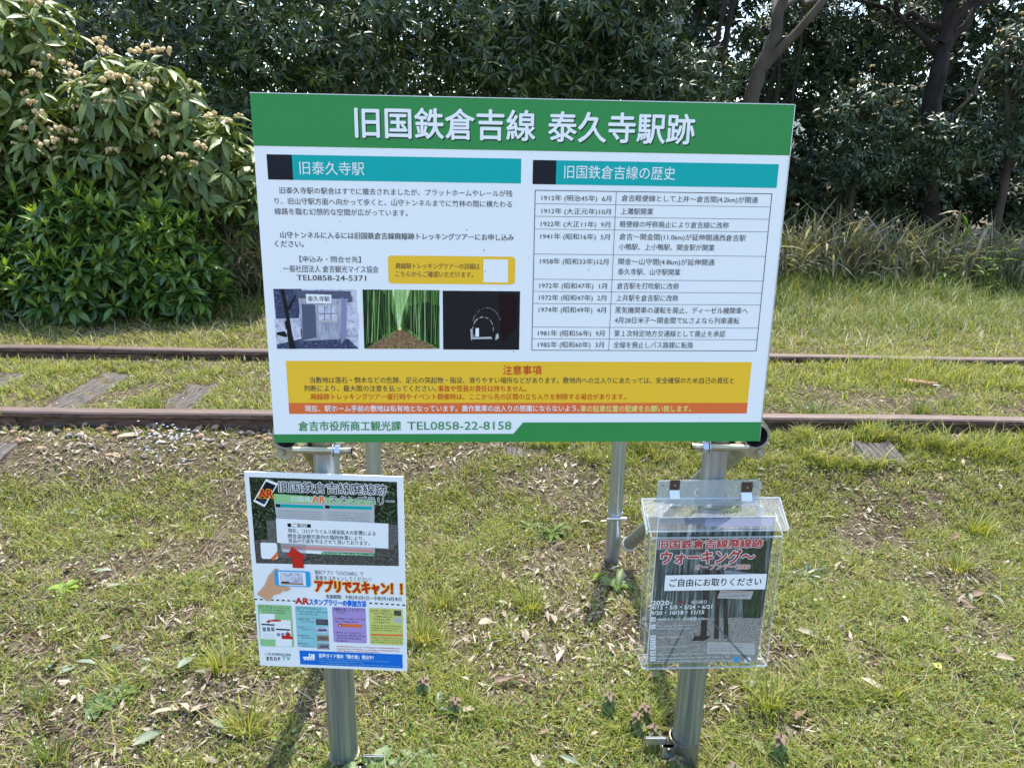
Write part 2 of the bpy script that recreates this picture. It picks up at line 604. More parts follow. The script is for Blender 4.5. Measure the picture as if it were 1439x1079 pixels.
blades(230000, (0, 9, .85, 3.0), .012, .048, .0027, gm, 'grass', 'short patchy green grass round the foot of the sign', seed=1, lean=1.1)
blades(150000, (0, 9, 2.9, 6.2), .015, .06, .0036, gm, 'grass', 'short patchy grass between and beyond the rails', seed=2, lean=1.0)
blades(90000, (0, 9, 4.6, 8.6), .04, .16, .0036, lush_m, 'tall_grass', 'long soft green grass behind the far rail', seed=3, lean=1.3,
       sizefn=lambda x, y: .3 + 1.1 * sstep(-.5, 1.5, x) * sstep(4.6, 5.6, y) * (.35 + fbm(x * 2.2, y * 2.2, 44)) * (1 + 1.3 * sstep(6.2, 7.3, y)))
blades(45000, (0, 9, .85, 5.5), .02, .07, .0022, dry_m, 'dry_grass', 'dry straw coloured grass stalks among the green', seed=4, lean=2.6)
blades(15000, (0, 9, 4.5, 8.4), .04, .17, .003, dry_m, 'dry_grass', 'dry stalks in the long grass behind the far rail', seed=5, lean=1.8)
blades(17000, (0, 9, 2.75, 3.05), .025, .075, .0036, gm, 'rail_side_grass', 'longer grass growing against the near rail', seed=15, lean=.8,
       sizefn=lambda x, y: .2 + (.25 + 1.3 * sstep(.45, .62, fbm(x * 3.5, y * 3, 61))) * sstep(-.3, .9, x))
blades(16000, (0, 9, 3.75, 4.2), .025, .08, .0036, gm, 'rail_side_grass', 'longer grass growing against the far rail', seed=16, lean=.8,
       sizefn=lambda x, y: .35 + .75 * sstep(-.3, .9, x) + .5 * (fbm(x * 2.5, y, 62) > .6))
litter_m = leafy('leaf_litter', [(.24, .195, .14), (.12, .09, .065), (.36, .30, .23), (.08, .06, .045), (.2, .165, .12), (.5, .45, .37), (.17, .105, .07), (.06, .048, .036), (.11, .085, .06)], .8, .05, .2)
chips(52000, litter_m, 'leaf_litter', 'small broken dry leaves and straw covering the bare earth', 'leaf litter', (0, 9, .85, 5.2), .004, .022, .34, 6)
chips(36000, litter_m, 'straw_litter', 'thin straw bits lying between the grass', 'straw', (0, 9, .85, 5.4), .012, .06, .07, 7, dens_inv=None)
weed_m = leafy('weed_leaf', [(.05, .105, .02), (.12, .19, .03), (.22, .28, .06), (.08, .145, .03), (.30, .33, .11)], .45, .3, .4)
chips(95000, weed_m, 'ground_weeds', 'tiny round leaved weeds creeping through the grass', 'weeds', (0, 9, .85, 4.0), .004, .013, .75, 8, dens_inv=False, flat=.8, lift=.028)
chips(4500, leafy('dead_leaf_small', [(.50, .45, .36), (.30, .24, .18), (.42, .36, .27), (.22, .17, .13)], .7, .05, .3),
      'leaf_litter', 'curled dry leaves too many to count by the rails', 'leaf litter', (0, 9, 1.0, 5.0), .018, .045, .26, 9, flat=.5,
      bias=lambda x, y: .15 + .85 * np.clip(np.exp(-((y - 2.85) / .28) ** 2) + np.exp(-((y - 1.9) / .35) ** 2 - ((x - .3) / .35) ** 2), 0, 1))

# ------------------------------------------------------------------ track
rust = plain('rusty_rail_steel', (.10, .057, .042), .8, .05, var=.6, scale=22, bump=.5, stretch=(1, 3, 3))
rust_top = plain('worn_rail_top', (.15, .105, .085), .55, .2, var=.25, scale=12, stretch=(1, 8, 8))
rust_bolt = plain('rusty_bolt', (.085, .045, .033), .8, .1, var=.4, scale=80, bump=.4)
RU = Vector((1, RS, 0)).normalized(); RV = Vector((-RS, 1, 0)).normalized(); UZ = Vector((0, 0, 1))
RAILTOP = .195
prof = [(-.061, 0), (-.061, .010), (-.03, .018), (-.009, .028), (-.008, .082), (-.03, .092), (-.0325, .098), (-.0325, .113),
        (-.027, .120), (-.015, .122), (.015, .122), (.027, .120), (.0325, .113), (.0325, .098), (.03, .092), (.008, .082),
        (.009, .028), (.03, .018), (.061, .010), (.061, 0)]


def rail(y0, joint_x, joint_len, bolts, label, jl):
    base = Vector((0, y0, RAILTOP - .122))
    t = thing('railway_rail', base, label, 'rail', 'rails of the disused track')
    segs = [(-9.0, joint_x), (joint_x + .006, 9.5)]
    for a, b in segs:
        m = MB(); n = len(prof)
        K = 40
        for k in range(K):
            pa = a + (b - a) * k / K; pb = a + (b - a) * (k + 1) / K
            wob = lambda q: Vector((0, 0, .004 * math.sin(q * 1.7) + .002 * math.sin(q * 4.1)))
            A = [base + RU * pa + RV * p[0] + UZ * p[1] + wob(pa) for p in prof]
            B = [base + RU * pb + RV * p[0] + UZ * p[1] + wob(pb) for p in prof]
            m.add(A + B, [(i, (i + 1) % n, n + (i + 1) % n, n + i) for i in range(n) if not 7 <= i <= 11], rust)
            m.add(A + B, [(i, (i + 1) % n, n + (i + 1) % n, n + i) for i in range(7, 12)], rust_top)
            if k == 0: m.add(A, [list(range(n))], rust)
            if k == K - 1: m.add(B, [list(range(n))[::-1]], rust)
        m.build('rail_length', t)
    for sgn in (-1, 1):
        m = MB()
        pts = [(-.012 * 1, .022), (-.034, .028), (-.026, .045), (-.026, .075), (-.031, .088), (-.012, .088)]
        pts = [(p[0] * (-sgn), p[1]) for p in pts]
        if sgn > 0: pts = pts[::-1]
        m.prism(pts, base, RV, UZ, RU, joint_x - joint_len / 2, joint_x + joint_len / 2, rust)
        fp = m.build('joint_bar', t)
        for bx in bolts:
            b = MB()
            c = base + RU * bx + RV * (-.030 if sgn < 0 else .030) * 1 + UZ * .058
            ax = RV * sgn
            b.prism([(.016 * math.cos(R_(60 * k)), .016 * math.sin(R_(60 * k))) for k in range(6)], c, RU, UZ, ax, 0, .016, rust_bolt)
            b.prism([(.009 * math.cos(R_(45 * k)), .009 * math.sin(R_(45 * k))) for k in range(8)], c, RU, UZ, ax, .016, .028, rust_bolt)
            b.build('bolt', fp)
    return t


rail(NEAR_Y, -2.48, .62, [-2.72, -2.58, -2.385, -2.25], 'rusty near rail of the disused track passing behind the sign', None)
rail(FAR_Y, -2.42, .62, [-2.66, -2.50, -2.34, -2.20], 'rusty far rail of the disused track nearest the bushes', None)

wood = plain('weathered_sleeper', (.095, .082, .07), .9, var=.55, scale=14, bump=.9, stretch=(9, .8, 4))
SL_LAB = {0: 'worn sleeper at the far left between the rails, partly buried by weeds', 1: 'best exposed grey sleeper with a pale streak, left of the sign',
          2: 'cracked sleeper just left of the sign, strewn with litter', 3: 'rotten sleeper end showing below the middle of the sign',
          4: 'sunken brown sleeper just right of the sign', 5: 'rotten grey sleeper stub right of the leaflet box'}
for k, (sx, w, y0, y1, top, ex) in enumerate(SLEEPERS):
    m = MB(); rr = random.Random(k + 40)
    # split timber: several long strips of slightly different height
    nst = 7 if k in (2, 3, 5) else 4
    base = Vector((0, 0, 0))
    ww = w / nst
    for j in range(nst):
        cx_ = -w / 2 + ww * (j + .5)
        a = y0 + rr.uniform(0, .12) * .5; b = y1 - rr.uniform(0, .08)
        K = 34
        A = []
        for q in range(K + 1):
            yy = a + (b - a) * q / K
            p = RU * sx + RV * yy
            g = gz(p.x, p.y)
            out = max([min(1, max(0, (yy - e0) / .06 + .3), max(0, (e1 - yy) / .06 + .3)) for e0, e1 in ex])
            zt = g + top * out + .004 * math.sin(yy * 31 + j) - .035 * (1 - out) + rr.uniform(-.003, .003)
            zt = min(zt, RAILTOP - .123)  if abs(yy - NEAR_Y) < .14 or abs(yy - FAR_Y) < .14 else zt
            for (dx, dz) in ((-ww * .5, -.1), (-ww * .49, -.005), (-ww * .36, 0), (ww * .36, .0), (ww * .49, -.005), (ww * .5, -.1)):
                A.append(RU * (sx + cx_ + dx) + RV * yy + UZ * (zt + dz))
        fs = [(q * 6 + i, q * 6 + i + 1, (q + 1) * 6 + i + 1, (q + 1) * 6 + i) for q in range(K) for i in range(5)]
        fs += [(5, 4, 3, 2, 1, 0), tuple(K * 6 + i for i in range(6))]
        m.add(A, fs, wood)
    o = m.build('sleeper')
    recenter(o)
    tag(o, SL_LAB[k], 'sleeper', 'wooden sleepers under the rails')

# stones beside the near rail
stone_cols = [('red_brown_stone', (.27, .15, .10)), ('ochre_stone', (.42, .27, .15)), ('grey_stone', (.2, .19, .185)),
              ('pale_stone', (.38, .33, .27)), ('dark_stone', (.10, .08, .075)), ('pink_stone', (.36, .22, .17))]
stone_mats = [plain(n, c, .8, var=.3, scale=60, bump=.3) for n, c in stone_cols]


def stone_mesh(mat, seed):
    r = random.Random(seed)
    m = MB(); nl, ns = 5, 8; vv = [(0, 0, -.5)]
    ph = [r.uniform(.75, 1.15) for _ in range(60)]
    for i in range(1, nl):
        a = math.pi * i / nl
        for j in range(ns):
            b = 2 * math.pi * j / ns; k = ph[(i * ns + j) % 60]
            vv.append((math.sin(a) * math.cos(b) * .5 * k, math.sin(a) * math.sin(b) * .5 * k * .8, -math.cos(a) * .5 * .7))
    vv[0] = (0, 0, -.35); vv.append((0, 0, .34))
    fs = [(0, 1 + (j + 1) % ns, 1 + j) for j in range(ns)]
    for i in range(nl - 2):
        fs += [(1 + i * ns + j, 1 + i * ns + (j + 1) % ns, 1 + (i + 1) * ns + (j + 1) % ns, 1 + (i + 1) * ns + j) for j in range(ns)]
    L = len(vv) - 1; o = 1 + (nl - 2) * ns
    fs += [(o + j, o + (j + 1) % ns, L) for j in range(ns)]
    me = bpy.data.meshes.new('stone'); me.from_pydata(vv, [], fs); me.materials.append(mat); me.update()
    for p in me.polygons: p.use_smooth = r.random() < .7
    return me


smeshes = [[stone_mesh(m, k * 9 + j) for j in range(2)] for k, m in enumerate(stone_mats)]
word = ['red brown', 'ochre', 'grey', 'pale', 'dark', 'pinkish']


def put_stone(px, py, size, kind, label=None, grp='ballast stones beside the near rail', g=.105):
    p = at_ground(px, py, g)
    o = bpy.data.objects.new('ballast_stone', smeshes[kind][random.randrange(2)])
    COL.objects.link(o)
    s = size
    o.scale = (s, s * random.uniform(.7, 1), s * random.uniform(.6, .9))
    o.location = (p.x, p.y, gz(p.x, p.y) + s * .24)
    o.rotation_euler = (random.uniform(-.3, .3), random.uniform(-.3, .3), random.uniform(0, 6.28))
    zone = 'below the rail joint' if px < 130 else ('left of the largest ochre stone' if px < 240 else 'between ochre stone and sign')
    tag(o, label or '%s %s ballast stone by near rail, %s' % ('larger' if size > .032 else 'small', word[kind], zone), 'stone', grp)


put_stone(244, 594, .05, 1, 'largest ochre stone against the near rail left of the sign')
put_stone(140, 600, .042, 0, 'rounded red brown stone under the near rail, left of the ochre ones')
put_stone(148, 605, .04, 1, 'ochre stone touching the rounded red brown stone')
put_stone(121, 602, .04, 3, 'whitish stone by the near rail close to the rail joint')
put_stone(191, 598, .035, 2, 'grey rounded stone by the near rail left of the sign')
put_stone(114, 618, .036, 3, 'pale pink stone in the litter below the rail joint')
put_stone(313, 627, .035, 2, 'grey stone in the litter below the left corner of the sign')
put_stone(186, 536, .035, 3, 'pale stone lying beside the exposed sleeper')
for k in range(95):
    px = random.uniform(2, 384); py = random.gauss(606, 8) if k % 4 else random.uniform(590, 640)
    if py < 594: py = 594 + random.random() * 6
    put_stone(px, py, random.uniform(.02, .044), random.choice([0, 0, 1, 2, 4, 4, 5, 5]))
for k in range(26):
    px = random.uniform(150, 380)
    put_stone(px, random.uniform(503, 516), random.uniform(.014, .02) if k % 2 else random.uniform(.023, .03), random.choice([0, 4, 5, 2]),
              '%s stone in front of the far rail, %s' % ('tiny' if k % 2 else 'small', 'close to the sign' if px > 265 else 'above the exposed sleeper'), 'stones in front of the far rail')
put_stone(1181, 888, .03, 2, 'single grey pebble in the grass right of the leaflet box', None, 0)

# ------------------------------------------------------------------ printed sheets
def ink(name, col, rough=.42):
    return plain('ink_' + name, col, rough, spec=.16)


I = {
    'white': ink('white', (.87, .88, .88)), 'paper': ink('paper', (.85, .86, .86)),
    'green': ink('green', (.04, .265, .07)), 'teal': ink('teal', (.0, .40, .38)),
    'black': ink('black', (.012, .012, .014)), 'navy': ink('navy', (.008, .009, .018)),
    'text': ink('text', (.05, .05, .06)), 'yellow': ink('yellow', (.92, .55, .035)),
    'orange': ink('orange', (.80, .17, .045)), 'red': ink('red', (.55, .03, .02)),
    'ltgreen': ink('leaf_green', (.30, .58, .26)), 'ltblue': ink('pale_blue', (.28, .58, .62)),
    'violet': ink('violet', (.42, .30, .62)), 'ltyellow': ink('pale_yellow', (.62, .62, .16)),
    'blue': ink('blue', (.01, .16, .62)), 'skyblue': ink('sky_blue', (.03, .36, .72)),
    'skin': ink('skin', (.66, .36, .20)), 'grey': ink('grey', (.22, .23, .24)),
    'ltgrey': ink('light_grey', (.5, .5, .5)), 'brown': ink('brown', (.20, .10, .05)),
    'lemon': ink('lemon', (.85, .80, .25)), 'slate': ink('slate', (.10, .11, .17)),
    'mauve': ink('mauve', (.26, .26, .42)), 'pink': ink('pink', (.7, .28, .25)),
    'midgreen': ink('mid_green', (.06, .2, .03)), 'brightgreen': ink('bright_green', (.30, .5, .15)),
    'dkgreen': ink('dark_green', (.018, .045, .02)), 'sand': ink('sand', (.32, .2, .10)),
}


def print_noise(name, cols, scale, stretch=(1, 1, 1), rough=.3, det=5):
    m, nt, p = new_mat(name)
    tc = nt.nodes.new('ShaderNodeTexCoord'); mp = nt.nodes.new('ShaderNodeMapping')
    mp.inputs['Scale'].default_value = stretch
    no = nt.nodes.new('ShaderNodeTexNoise'); no.inputs['Scale'].default_value = scale; no.inputs['Detail'].default_value = det
    no.inputs['Roughness'].default_value = .7
    r = nt.nodes.new('ShaderNodeValToRGB')
    while len(r.color_ramp.elements) < len(cols): r.color_ramp.elements.new(.5)
    for k, (q, c) in enumerate(cols):
        r.color_ramp.elements[k].position = q; r.color_ramp.elements[k].color = (*c, 1)
    nt.links.new(tc.outputs['Object'], mp.inputs[0]); nt.links.new(mp.outputs[0], no.inputs[0])
    nt.links.new(no.outputs[0], r.inputs[0]); nt.links.new(r.outputs[0], p.inputs['Base Color'])
    p.inputs['Roughness'].default_value = rough
    p.inputs['Specular IOR Level'].default_value = .16
    return m


PH = {
    'foliage': print_noise('printed_dark_foliage', [(.42, (.005, .008, .005)), (.56, (.03, .05, .02)), (.66, (.25, .32, .22))], 300),
    'bamboo': print_noise('printed_bamboo', [(.38, (.012, .03, .01)), (.5, (.06, .16, .03)), (.62, (.22, .40, .10)), (.75, (.5, .62, .35))], 170, (1, .3, .05)),
    'bamboo_dark': print_noise('printed_dark_bamboo', [(.42, (.006, .014, .006)), (.6, (.03, .07, .02)), (.75, (.12, .2, .07))], 190, (1, .3, .16)),
    'bamboo_light': print_noise('printed_light_bamboo', [(.3, (.12, .3, .05)), (.5, (.4, .6, .22)), (.7, (.75, .85, .6))], 200, (1, .3, .1)),
    'hut': print_noise('printed_hut_wall', [(.35, (.26, .27, .36)), (.7, (.55, .56, .62))], 200, (1, .3, .2)),
    'snow': print_noise('printed_pale_ground', [(.35, (.30, .30, .42)), (.5, (.6, .6, .7)), (.7, (.75, .75, .8))], 120),
    'bluehill': print_noise('printed_blue_slope', [(.35, (.02, .025, .06)), (.6, (.08, .10, .19)), (.75, (.3, .32, .42))], 200),
    'path': print_noise('printed_path', [(.35, (.10, .06, .03)), (.55, (.30, .18, .09)), (.7, (.5, .36, .2))], 260),
    'gravel': print_noise('printed_gravel', [(.3, (.07, .065, .06)), (.5, (.30, .28, .26)), (.72, (.6, .57, .54))], 260, (1, 1, 1.8)),
    'stripes': print_noise('printed_bamboo_stripes', [(.34, (.012, .018, .018)), (.48, (.07, .09, .085)), (.6, (.22, .26, .25)), (.72, (.5, .54, .52))], 220, (1, 1, .05)),
    'trackbed': print_noise('printed_trackbed', [(.35, (.02, .02, .018)), (.55, (.10, .095, .08)), (.72, (.3, .3, .26))], 200, (1, 1, 2.5)),
}
FONT = bpy.data.fonts.load('<builtin>')


class Sheet:
    def __init__(s, O, X, Y, root):
        s.O = Vector(O); s.X = Vector(X).normalized()
        Y = Vector(Y); s.Y = (Y - s.X * Y.dot(s.X)).normalized(); s.N = s.X.cross(s.Y)
        s.root = root; s.mb = None; s.L = .0002

    def loc(s, px, py):
        d = ray(px, py)
        t = (s.O - CAM).dot(s.N) / d.dot(s.N)
        q = CAM + d * t - s.O
        return q.dot(s.X), q.dot(s.Y)

    def P(s, a, b, z=0.0):
        return s.O + s.X * a + s.Y * b + s.N * z

    def start(s): s.mb = MB()

    def end(s, name, parent, label=None):
        o = s.mb.build(name, parent)
        if label: o['label'] = label
        return o

    def poly(s, pts, mat, lv=1):
        """pts in local metres"""
        area = sum(pts[i][0] * pts[(i + 1) % len(pts)][1] - pts[(i + 1) % len(pts)][0] * pts[i][1] for i in range(len(pts)))
        if area < 0: pts = pts[::-1]
        s.mb.add([s.P(a, b, lv * s.L) for a, b in pts], [list(range(len(pts)))], I.get(mat) or PH[mat] if isinstance(mat, str) else mat)

    def ppoly(s, pts, mat, lv=1):
        s.poly([s.loc(*p) for p in pts], mat, lv)

    def rect(s, x0, y0, x1, y1, mat, lv=1, r=0):
        a0, b0 = s.loc(x0, y0); a1, b1 = s.loc(x1, y1)
        s.lrect(a0, b0, a1, b1, mat, lv, r)

    def lrect(s, a0, b0, a1, b1, mat, lv=1, r=0):
        a0, a1 = min(a0, a1), max(a0, a1); b0, b1 = min(b0, b1), max(b0, b1)
        if r <= 0:
            return s.poly([(a0, b0), (a1, b0), (a1, b1), (a0, b1)], mat, lv)
        pts = []
        for (cx, cy, st) in ((a1 - r, b1 - r, 0), (a0 + r, b1 - r, 90), (a0 + r, b0 + r, 180), (a1 - r, b0 + r, 270)):
            for k in range(5):
                an = R_(st + 22.5 * k); pts.append((cx + r * math.cos(an), cy + r * math.sin(an)))
        s.poly(pts, mat, lv)

    def line(s, a0, b0, a1, b1, w, mat, lv=2):
        d = Vector((a1 - a0, b1 - b0)); n = Vector((-d.y, d.x)).normalized() * w / 2
        s.poly([(a0 + n.x, b0 + n.y), (a1 + n.x, b1 + n.y), (a1 - n.x, b1 - n.y), (a0 - n.x, b0 - n.y)], mat, lv)

    def ltext(s, body, a0, b0, width, h, mat, lv=3, bold=0.0, shear=0.0, rot=0.0):
        """body starts at local (a0, b0 = middle of the line), glyph height h, stretched to width"""
        c = bpy.data.curves.new('lettering', 'FONT')
        c.body = body; c.size = 1; c.font = FONT; c.resolution_u = 3 if h > .012 else 2
        c.shear = shear
        o = bpy.data.objects.new('lettering', c); COL.objects.link(o)
        dg = bpy.context.evaluated_depsgraph_get()
        me = bpy.data.meshes.new_from_object(o.evaluated_get(dg))
        n = len(me.vertices)
        co = np.empty(n * 3); me.vertices.foreach_get('co', co); co = co.reshape(-1, 3)
        fs = [list(p.vertices) for p in me.polygons]
        bpy.data.objects.remove(o); bpy.data.curves.remove(c); bpy.data.meshes.remove(me)
        if n == 0: return
        x0, x1 = co[:, 0].min(), co[:, 0].max()
        cjk = any(ord(ch) > 0x2fff for ch in body)
        yc, hh = (.38, .93) if cjk else (.36, .74)
        k = h / hh
        kx = width / (x1 - x0) if width else k
        u = (co[:, 0] - x0) * kx; v = (co[:, 1] - yc) * k
        cr, sr = math.cos(rot), math.sin(rot)
        if bold <= 0: shifts = [(0, 0)]
        elif bold <= .025: shifts = [(-1, 0), (1, 0)] if h < .012 else [(-1, 0), (0, 1), (1, 0), (0, -1)]
        else: shifts = [(0, 0)] + [(math.cos(q * math.pi / 5), math.sin(q * math.pi / 5)) for q in range(10)] + ([(.5, .5), (-.5, -.5), (.5, -.5), (-.5, .5)] if bold > .05 else [])
        for j, (sx_, sy_) in enumerate(shifts):
            e = bold * k * .9
            vv = [s.P(a0 + (p + sx_ * e) * cr - (q + sy_ * e) * sr, b0 + (p + sx_ * e) * sr + (q + sy_ * e) * cr, (lv + .05 * j) * s.L) for p, q in zip(u, v)]
            s.mb.add(vv, fs, I[mat])

    def text(s, body, x0, y0, x1, hpx, mat, lv=3, bold=0.0, shear=0.0):
        a0, b0 = s.loc(x0, y0)
        # right end on the same printed line
        y = y0
        for _ in range(6):
            a1, b1 = s.loc(x1, y)
            y += (b1 - b0) * FPX / 1.3
        h = s.loc(x0, y0 - hpx / 2)[1] - s.loc(x0, y0 + hpx / 2)[1]
        s.ltext(body, a0, b0, a1 - a0, h, mat, lv, bold, shear)

    def smudge(s, x0, y0, x1, hpx, mat, lv=3, seed=0):
        """a row of print too small to read in the photograph: broken short strokes"""
        a0, b0 = s.loc(x0, y0); a1, _ = s.loc(x1, y0)
        h = s.loc(x0, y0 - hpx / 2)[1] - s.loc(x0, y0 + hpx / 2)[1]
        r = random.Random(seed + int(x0 * 7 + y0 * 13)); a = a0
        while a < a1:
            w = h * r.uniform(.25, .8)
            for q in range(r.choice((1, 2, 2, 3))):
                bb = b0 + h * r.uniform(-.45, .3)
                s.lrect(a, bb, min(a + w, a1), bb + h * r.uniform(.12, .25), mat, lv)
            if r.random() < .5: s.lrect(a + w * .4, b0 - h * .45, a + w * .4 + h * .14, b0 + h * .45, mat, lv)
            a += w + h * r.uniform(.12, .3)


def camv(v):
    return c_r * v[0] + c_d * v[1] + c_f * v[2]


# ------------------------------------------------------------------ sign frame and board
zinc = plain('galvanised_pipe', (.30, .33, .33), .42, .75, var=.3, scale=10, stretch=(14, 14, .5), bump=.05)
zinc_b = plain('bright_galvanised_pipe', (.40, .44, .48), .34, .8, var=.15, scale=9, stretch=(12, 12, .6))
coup = plain('zinc_plated_coupler', (.42, .41, .31), .38, .8, var=.25, scale=30)
coup_d = plain('dull_coupler_metal', (.25, .23, .17), .5, .7, var=.3, scale=30)
boltm = plain('bright_bolt', (.55, .58, .62), .3, .9)
steel = plain('plain_steel', (.30, .27, .25), .35, .9)
inner = plain('pipe_inside', (.03, .035, .04), .6, .4)
sprot = (-.338, 1.285, 0)
sign = thing('information_sign', (.02, 1.3, 0), 'large green and white railway station information board on grey pipe posts', 'sign')

B_O = CAM + camv((-.42287, -.46877, 1.1705))
B_X = camv((.9986, .00113, .0528)); B_Y = camv((.0137, -.9677, -.2519))
BW, BH = .8985, .5945
board = Sheet(B_O, B_X, B_Y, sign)
m = MB()
th_ = .004
c = board.P(BW / 2, -BH / 2, -th_ / 2 - .0002)
aledge = plain('aluminium_edge', (.5, .52, .54), .35, .8)
m.box(c, (BW, BH, th_), I['white'], board.X, board.Y, board.N)
panel = m.build('panel', sign)
m = MB()
m.box(board.P(BW / 2, .0006, -th_ / 2), (BW, .0012, th_ + .0016), aledge, board.X, board.Y, board.N)
m.box(board.P(BW + .0006, -BH / 2, -th_ / 2), (.0012, BH, th_ + .0016), aledge, board.X, board.Y, board.N)
m.build('edge_trim', panel)

b = board
b.start(); b.lrect(0, 0, BW, b.loc(356, 205)[1], 'green'); b.end('green_title_band', panel)
b.start()
for dx, dy, col, lv, bo in ((.0016, -.0022, 'dkgreen', 2, .022), (0, 0, 'white', 3, .02)):
    a0, b0 = b.loc(499, 172); a1, _ = b.loc(752, 175)
    hh = b.loc(499, 150)[1] - b.loc(499, 193)[1]
    b.ltext('旧国鉄倉吉線', a0 + dx, b0 + dy, a1 - a0, hh, col, lv, bo)
    a2, _ = b.loc(771, 178); a3, _ = b.loc(976, 180)
    b.ltext('泰久寺駅跡', a2 + dx, b0 + dy - .0008, a3 - a2, hh, col, lv, bo)
b.end('title_lettering', panel)
for (x0, y0, xm, x1, y1, s_, tx0, tx1, ty, nm) in ((374.5, 217, 410, 732, 258, '旧泰久寺駅', 421, 512, 236, 'l'), (749, 225, 782, 1091.5, 262, '旧国鉄倉吉線の歴史', 793, 949, 241.5, 'r')):
    b.start()
    A0, B0 = b.loc(x0, y0); A1, B1 = b.loc(x1, y1); AM, _ = b.loc(xm, y0)
    B1 = b.loc(xm, y1 - (5 if nm == 'l' else 2.5))[1]
    b.lrect(A0, B0, AM, B1, 'navy'); b.lrect(AM, B0, A1, B1, 'teal')
    b.text(s_, tx0, ty, tx1, 19, 'white')
    b.end('section_heading', panel)
b.start()
b.text('旧泰久寺駅の駅舎はすでに撤去されましたが、プラットホームやレールが残', 393, 267.5, 720, 9.5, 'text')
b.text('り、旧山守駅方面へ向かって歩くと、山守トンネルまでに竹林の間に横たわる', 386, 282.5, 719.5, 9.5, 'text')
b.text('線路を臨む幻想的な空間が広がっています。', 386, 297, 573, 9.5, 'text')
b.text('山守トンネルに入るには旧国鉄倉吉線廃線跡トレッキングツアーにお申し込み', 394, 330, 722, 9.5, 'text', bold=.012)
b.text('ください。', 386, 342.5, 427, 9.5, 'text', bold=.012)
b.end('paragraph', panel)
b.start()
b.text('【申込み・問合せ先】', 421, 364, 507, 9, 'text')
b.text('一般社団法人 倉吉観光マイス協会', 398, 377.5, 532, 10, 'text')
b.text('TEL0858-24-5371', 417, 390, 514.5, 8.2, 'text', bold=.008)
b.end('contact_lines', panel)
b.start()
A0, B0 = b.loc(545, 359); A1, B1 = b.loc(723.5, 400)
b.lrect(A0, B0, A1, B1, 'yellow', 1, .006)
b.text('廃線跡トレッキングツアーの詳細は', 556, 373.5, 674, 8.5, 'brown', bold=.012)
b.text('こちらからご確認いただけます。', 556, 385, 665, 8.5, 'brown', bold=.012)
b.rect(679.5, 364.5, 713.5, 397, 'white', 2)
b.end('yellow_notice', panel)

# three printed photographs
b.start()
b.rect(384, 406, 504, 490, 'snow')
b.ppoly([(384, 406), (424, 406), (420, 450), (388, 448)], 'bluehill', 2)
b.ppoly([(386, 448), (420, 447), (424, 462), (388, 470)], 'snow', 3)
b.ppoly([(388, 470), (424, 462), (426, 478), (490, 476), (504, 490), (389.5, 490)], 'bluehill', 3)
b.ppoly([(388, 458), (421, 452), (424, 476), (389, 484)], 'snow', 4)
b.ppoly([(466, 438), (504, 440), (504, 462), (468, 476)], 'snow', 4)
b.ppoly([(416, 408), (492, 409), (496, 424), (488, 425), (489, 420), (416, 419)], 'slate', 5)
b.ppoly([(419, 417), (488, 421), (486, 476), (426, 479)], 'hut', 5)
b.ppoly([(480, 417), (487, 421), (487, 474), (479, 484)], 'mauve', 6)
b.ppoly([(424, 427), (443, 428), (445, 474), (426, 478)], 'slate', 6)
b.ppoly([(447, 428), (474, 428), (475, 453), (447, 452)], 'ltgrey', 6)
b.ppoly([(448.5, 430), (472.5, 430), (473.5, 450), (448.5, 449)], 'snow', 7)
for xx in (456, 465):
    b.ppoly([(xx, 430), (xx + 1, 430), (xx + 1, 450), (xx, 450)], 'slate', 8)
b.ppoly([(448, 440), (474, 440), (474, 441), (448, 441)], 'slate', 8)
b.ppoly([(430, 413), (466, 414), (466, 426.5), (431, 425.5)], 'white', 9)
b.text('泰久寺駅', 433, 419.5, 463.5, 7.5, 'black', 10, bold=.012)
b.ppoly([(394, 406), (399, 406), (404, 428), (411, 470), (416, 490), (407, 490), (404, 472), (402, 445)], 'black', 6)
b.ppoly([(389, 467), (400, 465), (404, 471), (402, 474), (389, 470)], 'black', 7)
b.ppoly([(400, 452), (406, 448), (408, 462), (402, 463)], 'black', 7)
b.ppoly([(404, 432), (416, 414), (417.5, 415), (406, 437)], 'black', 7)
b.end('station_photograph', panel)
b.start()
b.rect(509.5, 407, 617.8, 490, 'bamboo')
b.ppoly([(509.5, 407), (536, 407), (546, 420), (557, 458), (515, 489), (512, 489)], 'bamboo_dark', 2)
b.ppoly([(617.8, 430), (616, 489), (596, 478), (568, 458), (575, 430), (598, 424)], 'bamboo_dark', 2)
b.ppoly([(551, 407), (577, 407), (566, 440), (562, 463), (559, 463), (557, 440)], 'bamboo_light', 3)
b.ppoly([(560, 462), (564, 462), (596, 480), (616, 490), (513, 490), (530, 480)], 'path', 4)
b.ppoly([(560.2, 463), (561, 463), (556.5, 490), (554.5, 490)], 'brown', 5)
b.ppoly([(562.8, 463), (563.6, 463), (577, 490), (574.5, 490)], 'brown', 5)
b.ppoly([(559.5, 459), (564, 459), (564, 464), (559.5, 464)], 'lemon', 6)
for k in range(90):
    r1 = random.random(); xb = 513 + 102 * r1
    if 552 < xb < 572: continue
    xt = xb + random.uniform(-4, 4)
    cl = random.choice(['bamboo_light', 'midgreen', 'dkgreen', 'dkgreen', 'brightgreen'])
    yb = 470 - abs(xb - 562) * -.28
    wq = random.uniform(.25, 1.0) * (.4 + abs(xb - 562) / 60)
    b.ppoly([(xt, 408), (xt + wq, 408), (xb + wq, min(yb, 488)), (xb, min(yb, 488))], cl, 7 + .01 * k)
b.end('bamboo_grove_photograph', panel)
b.start()
b.rect(622, 408.5, 729.5, 491.5, 'black')
tunnel_d = plain('ink_tunnel_dark', (.016, .006, .007), .4, spec=.1)
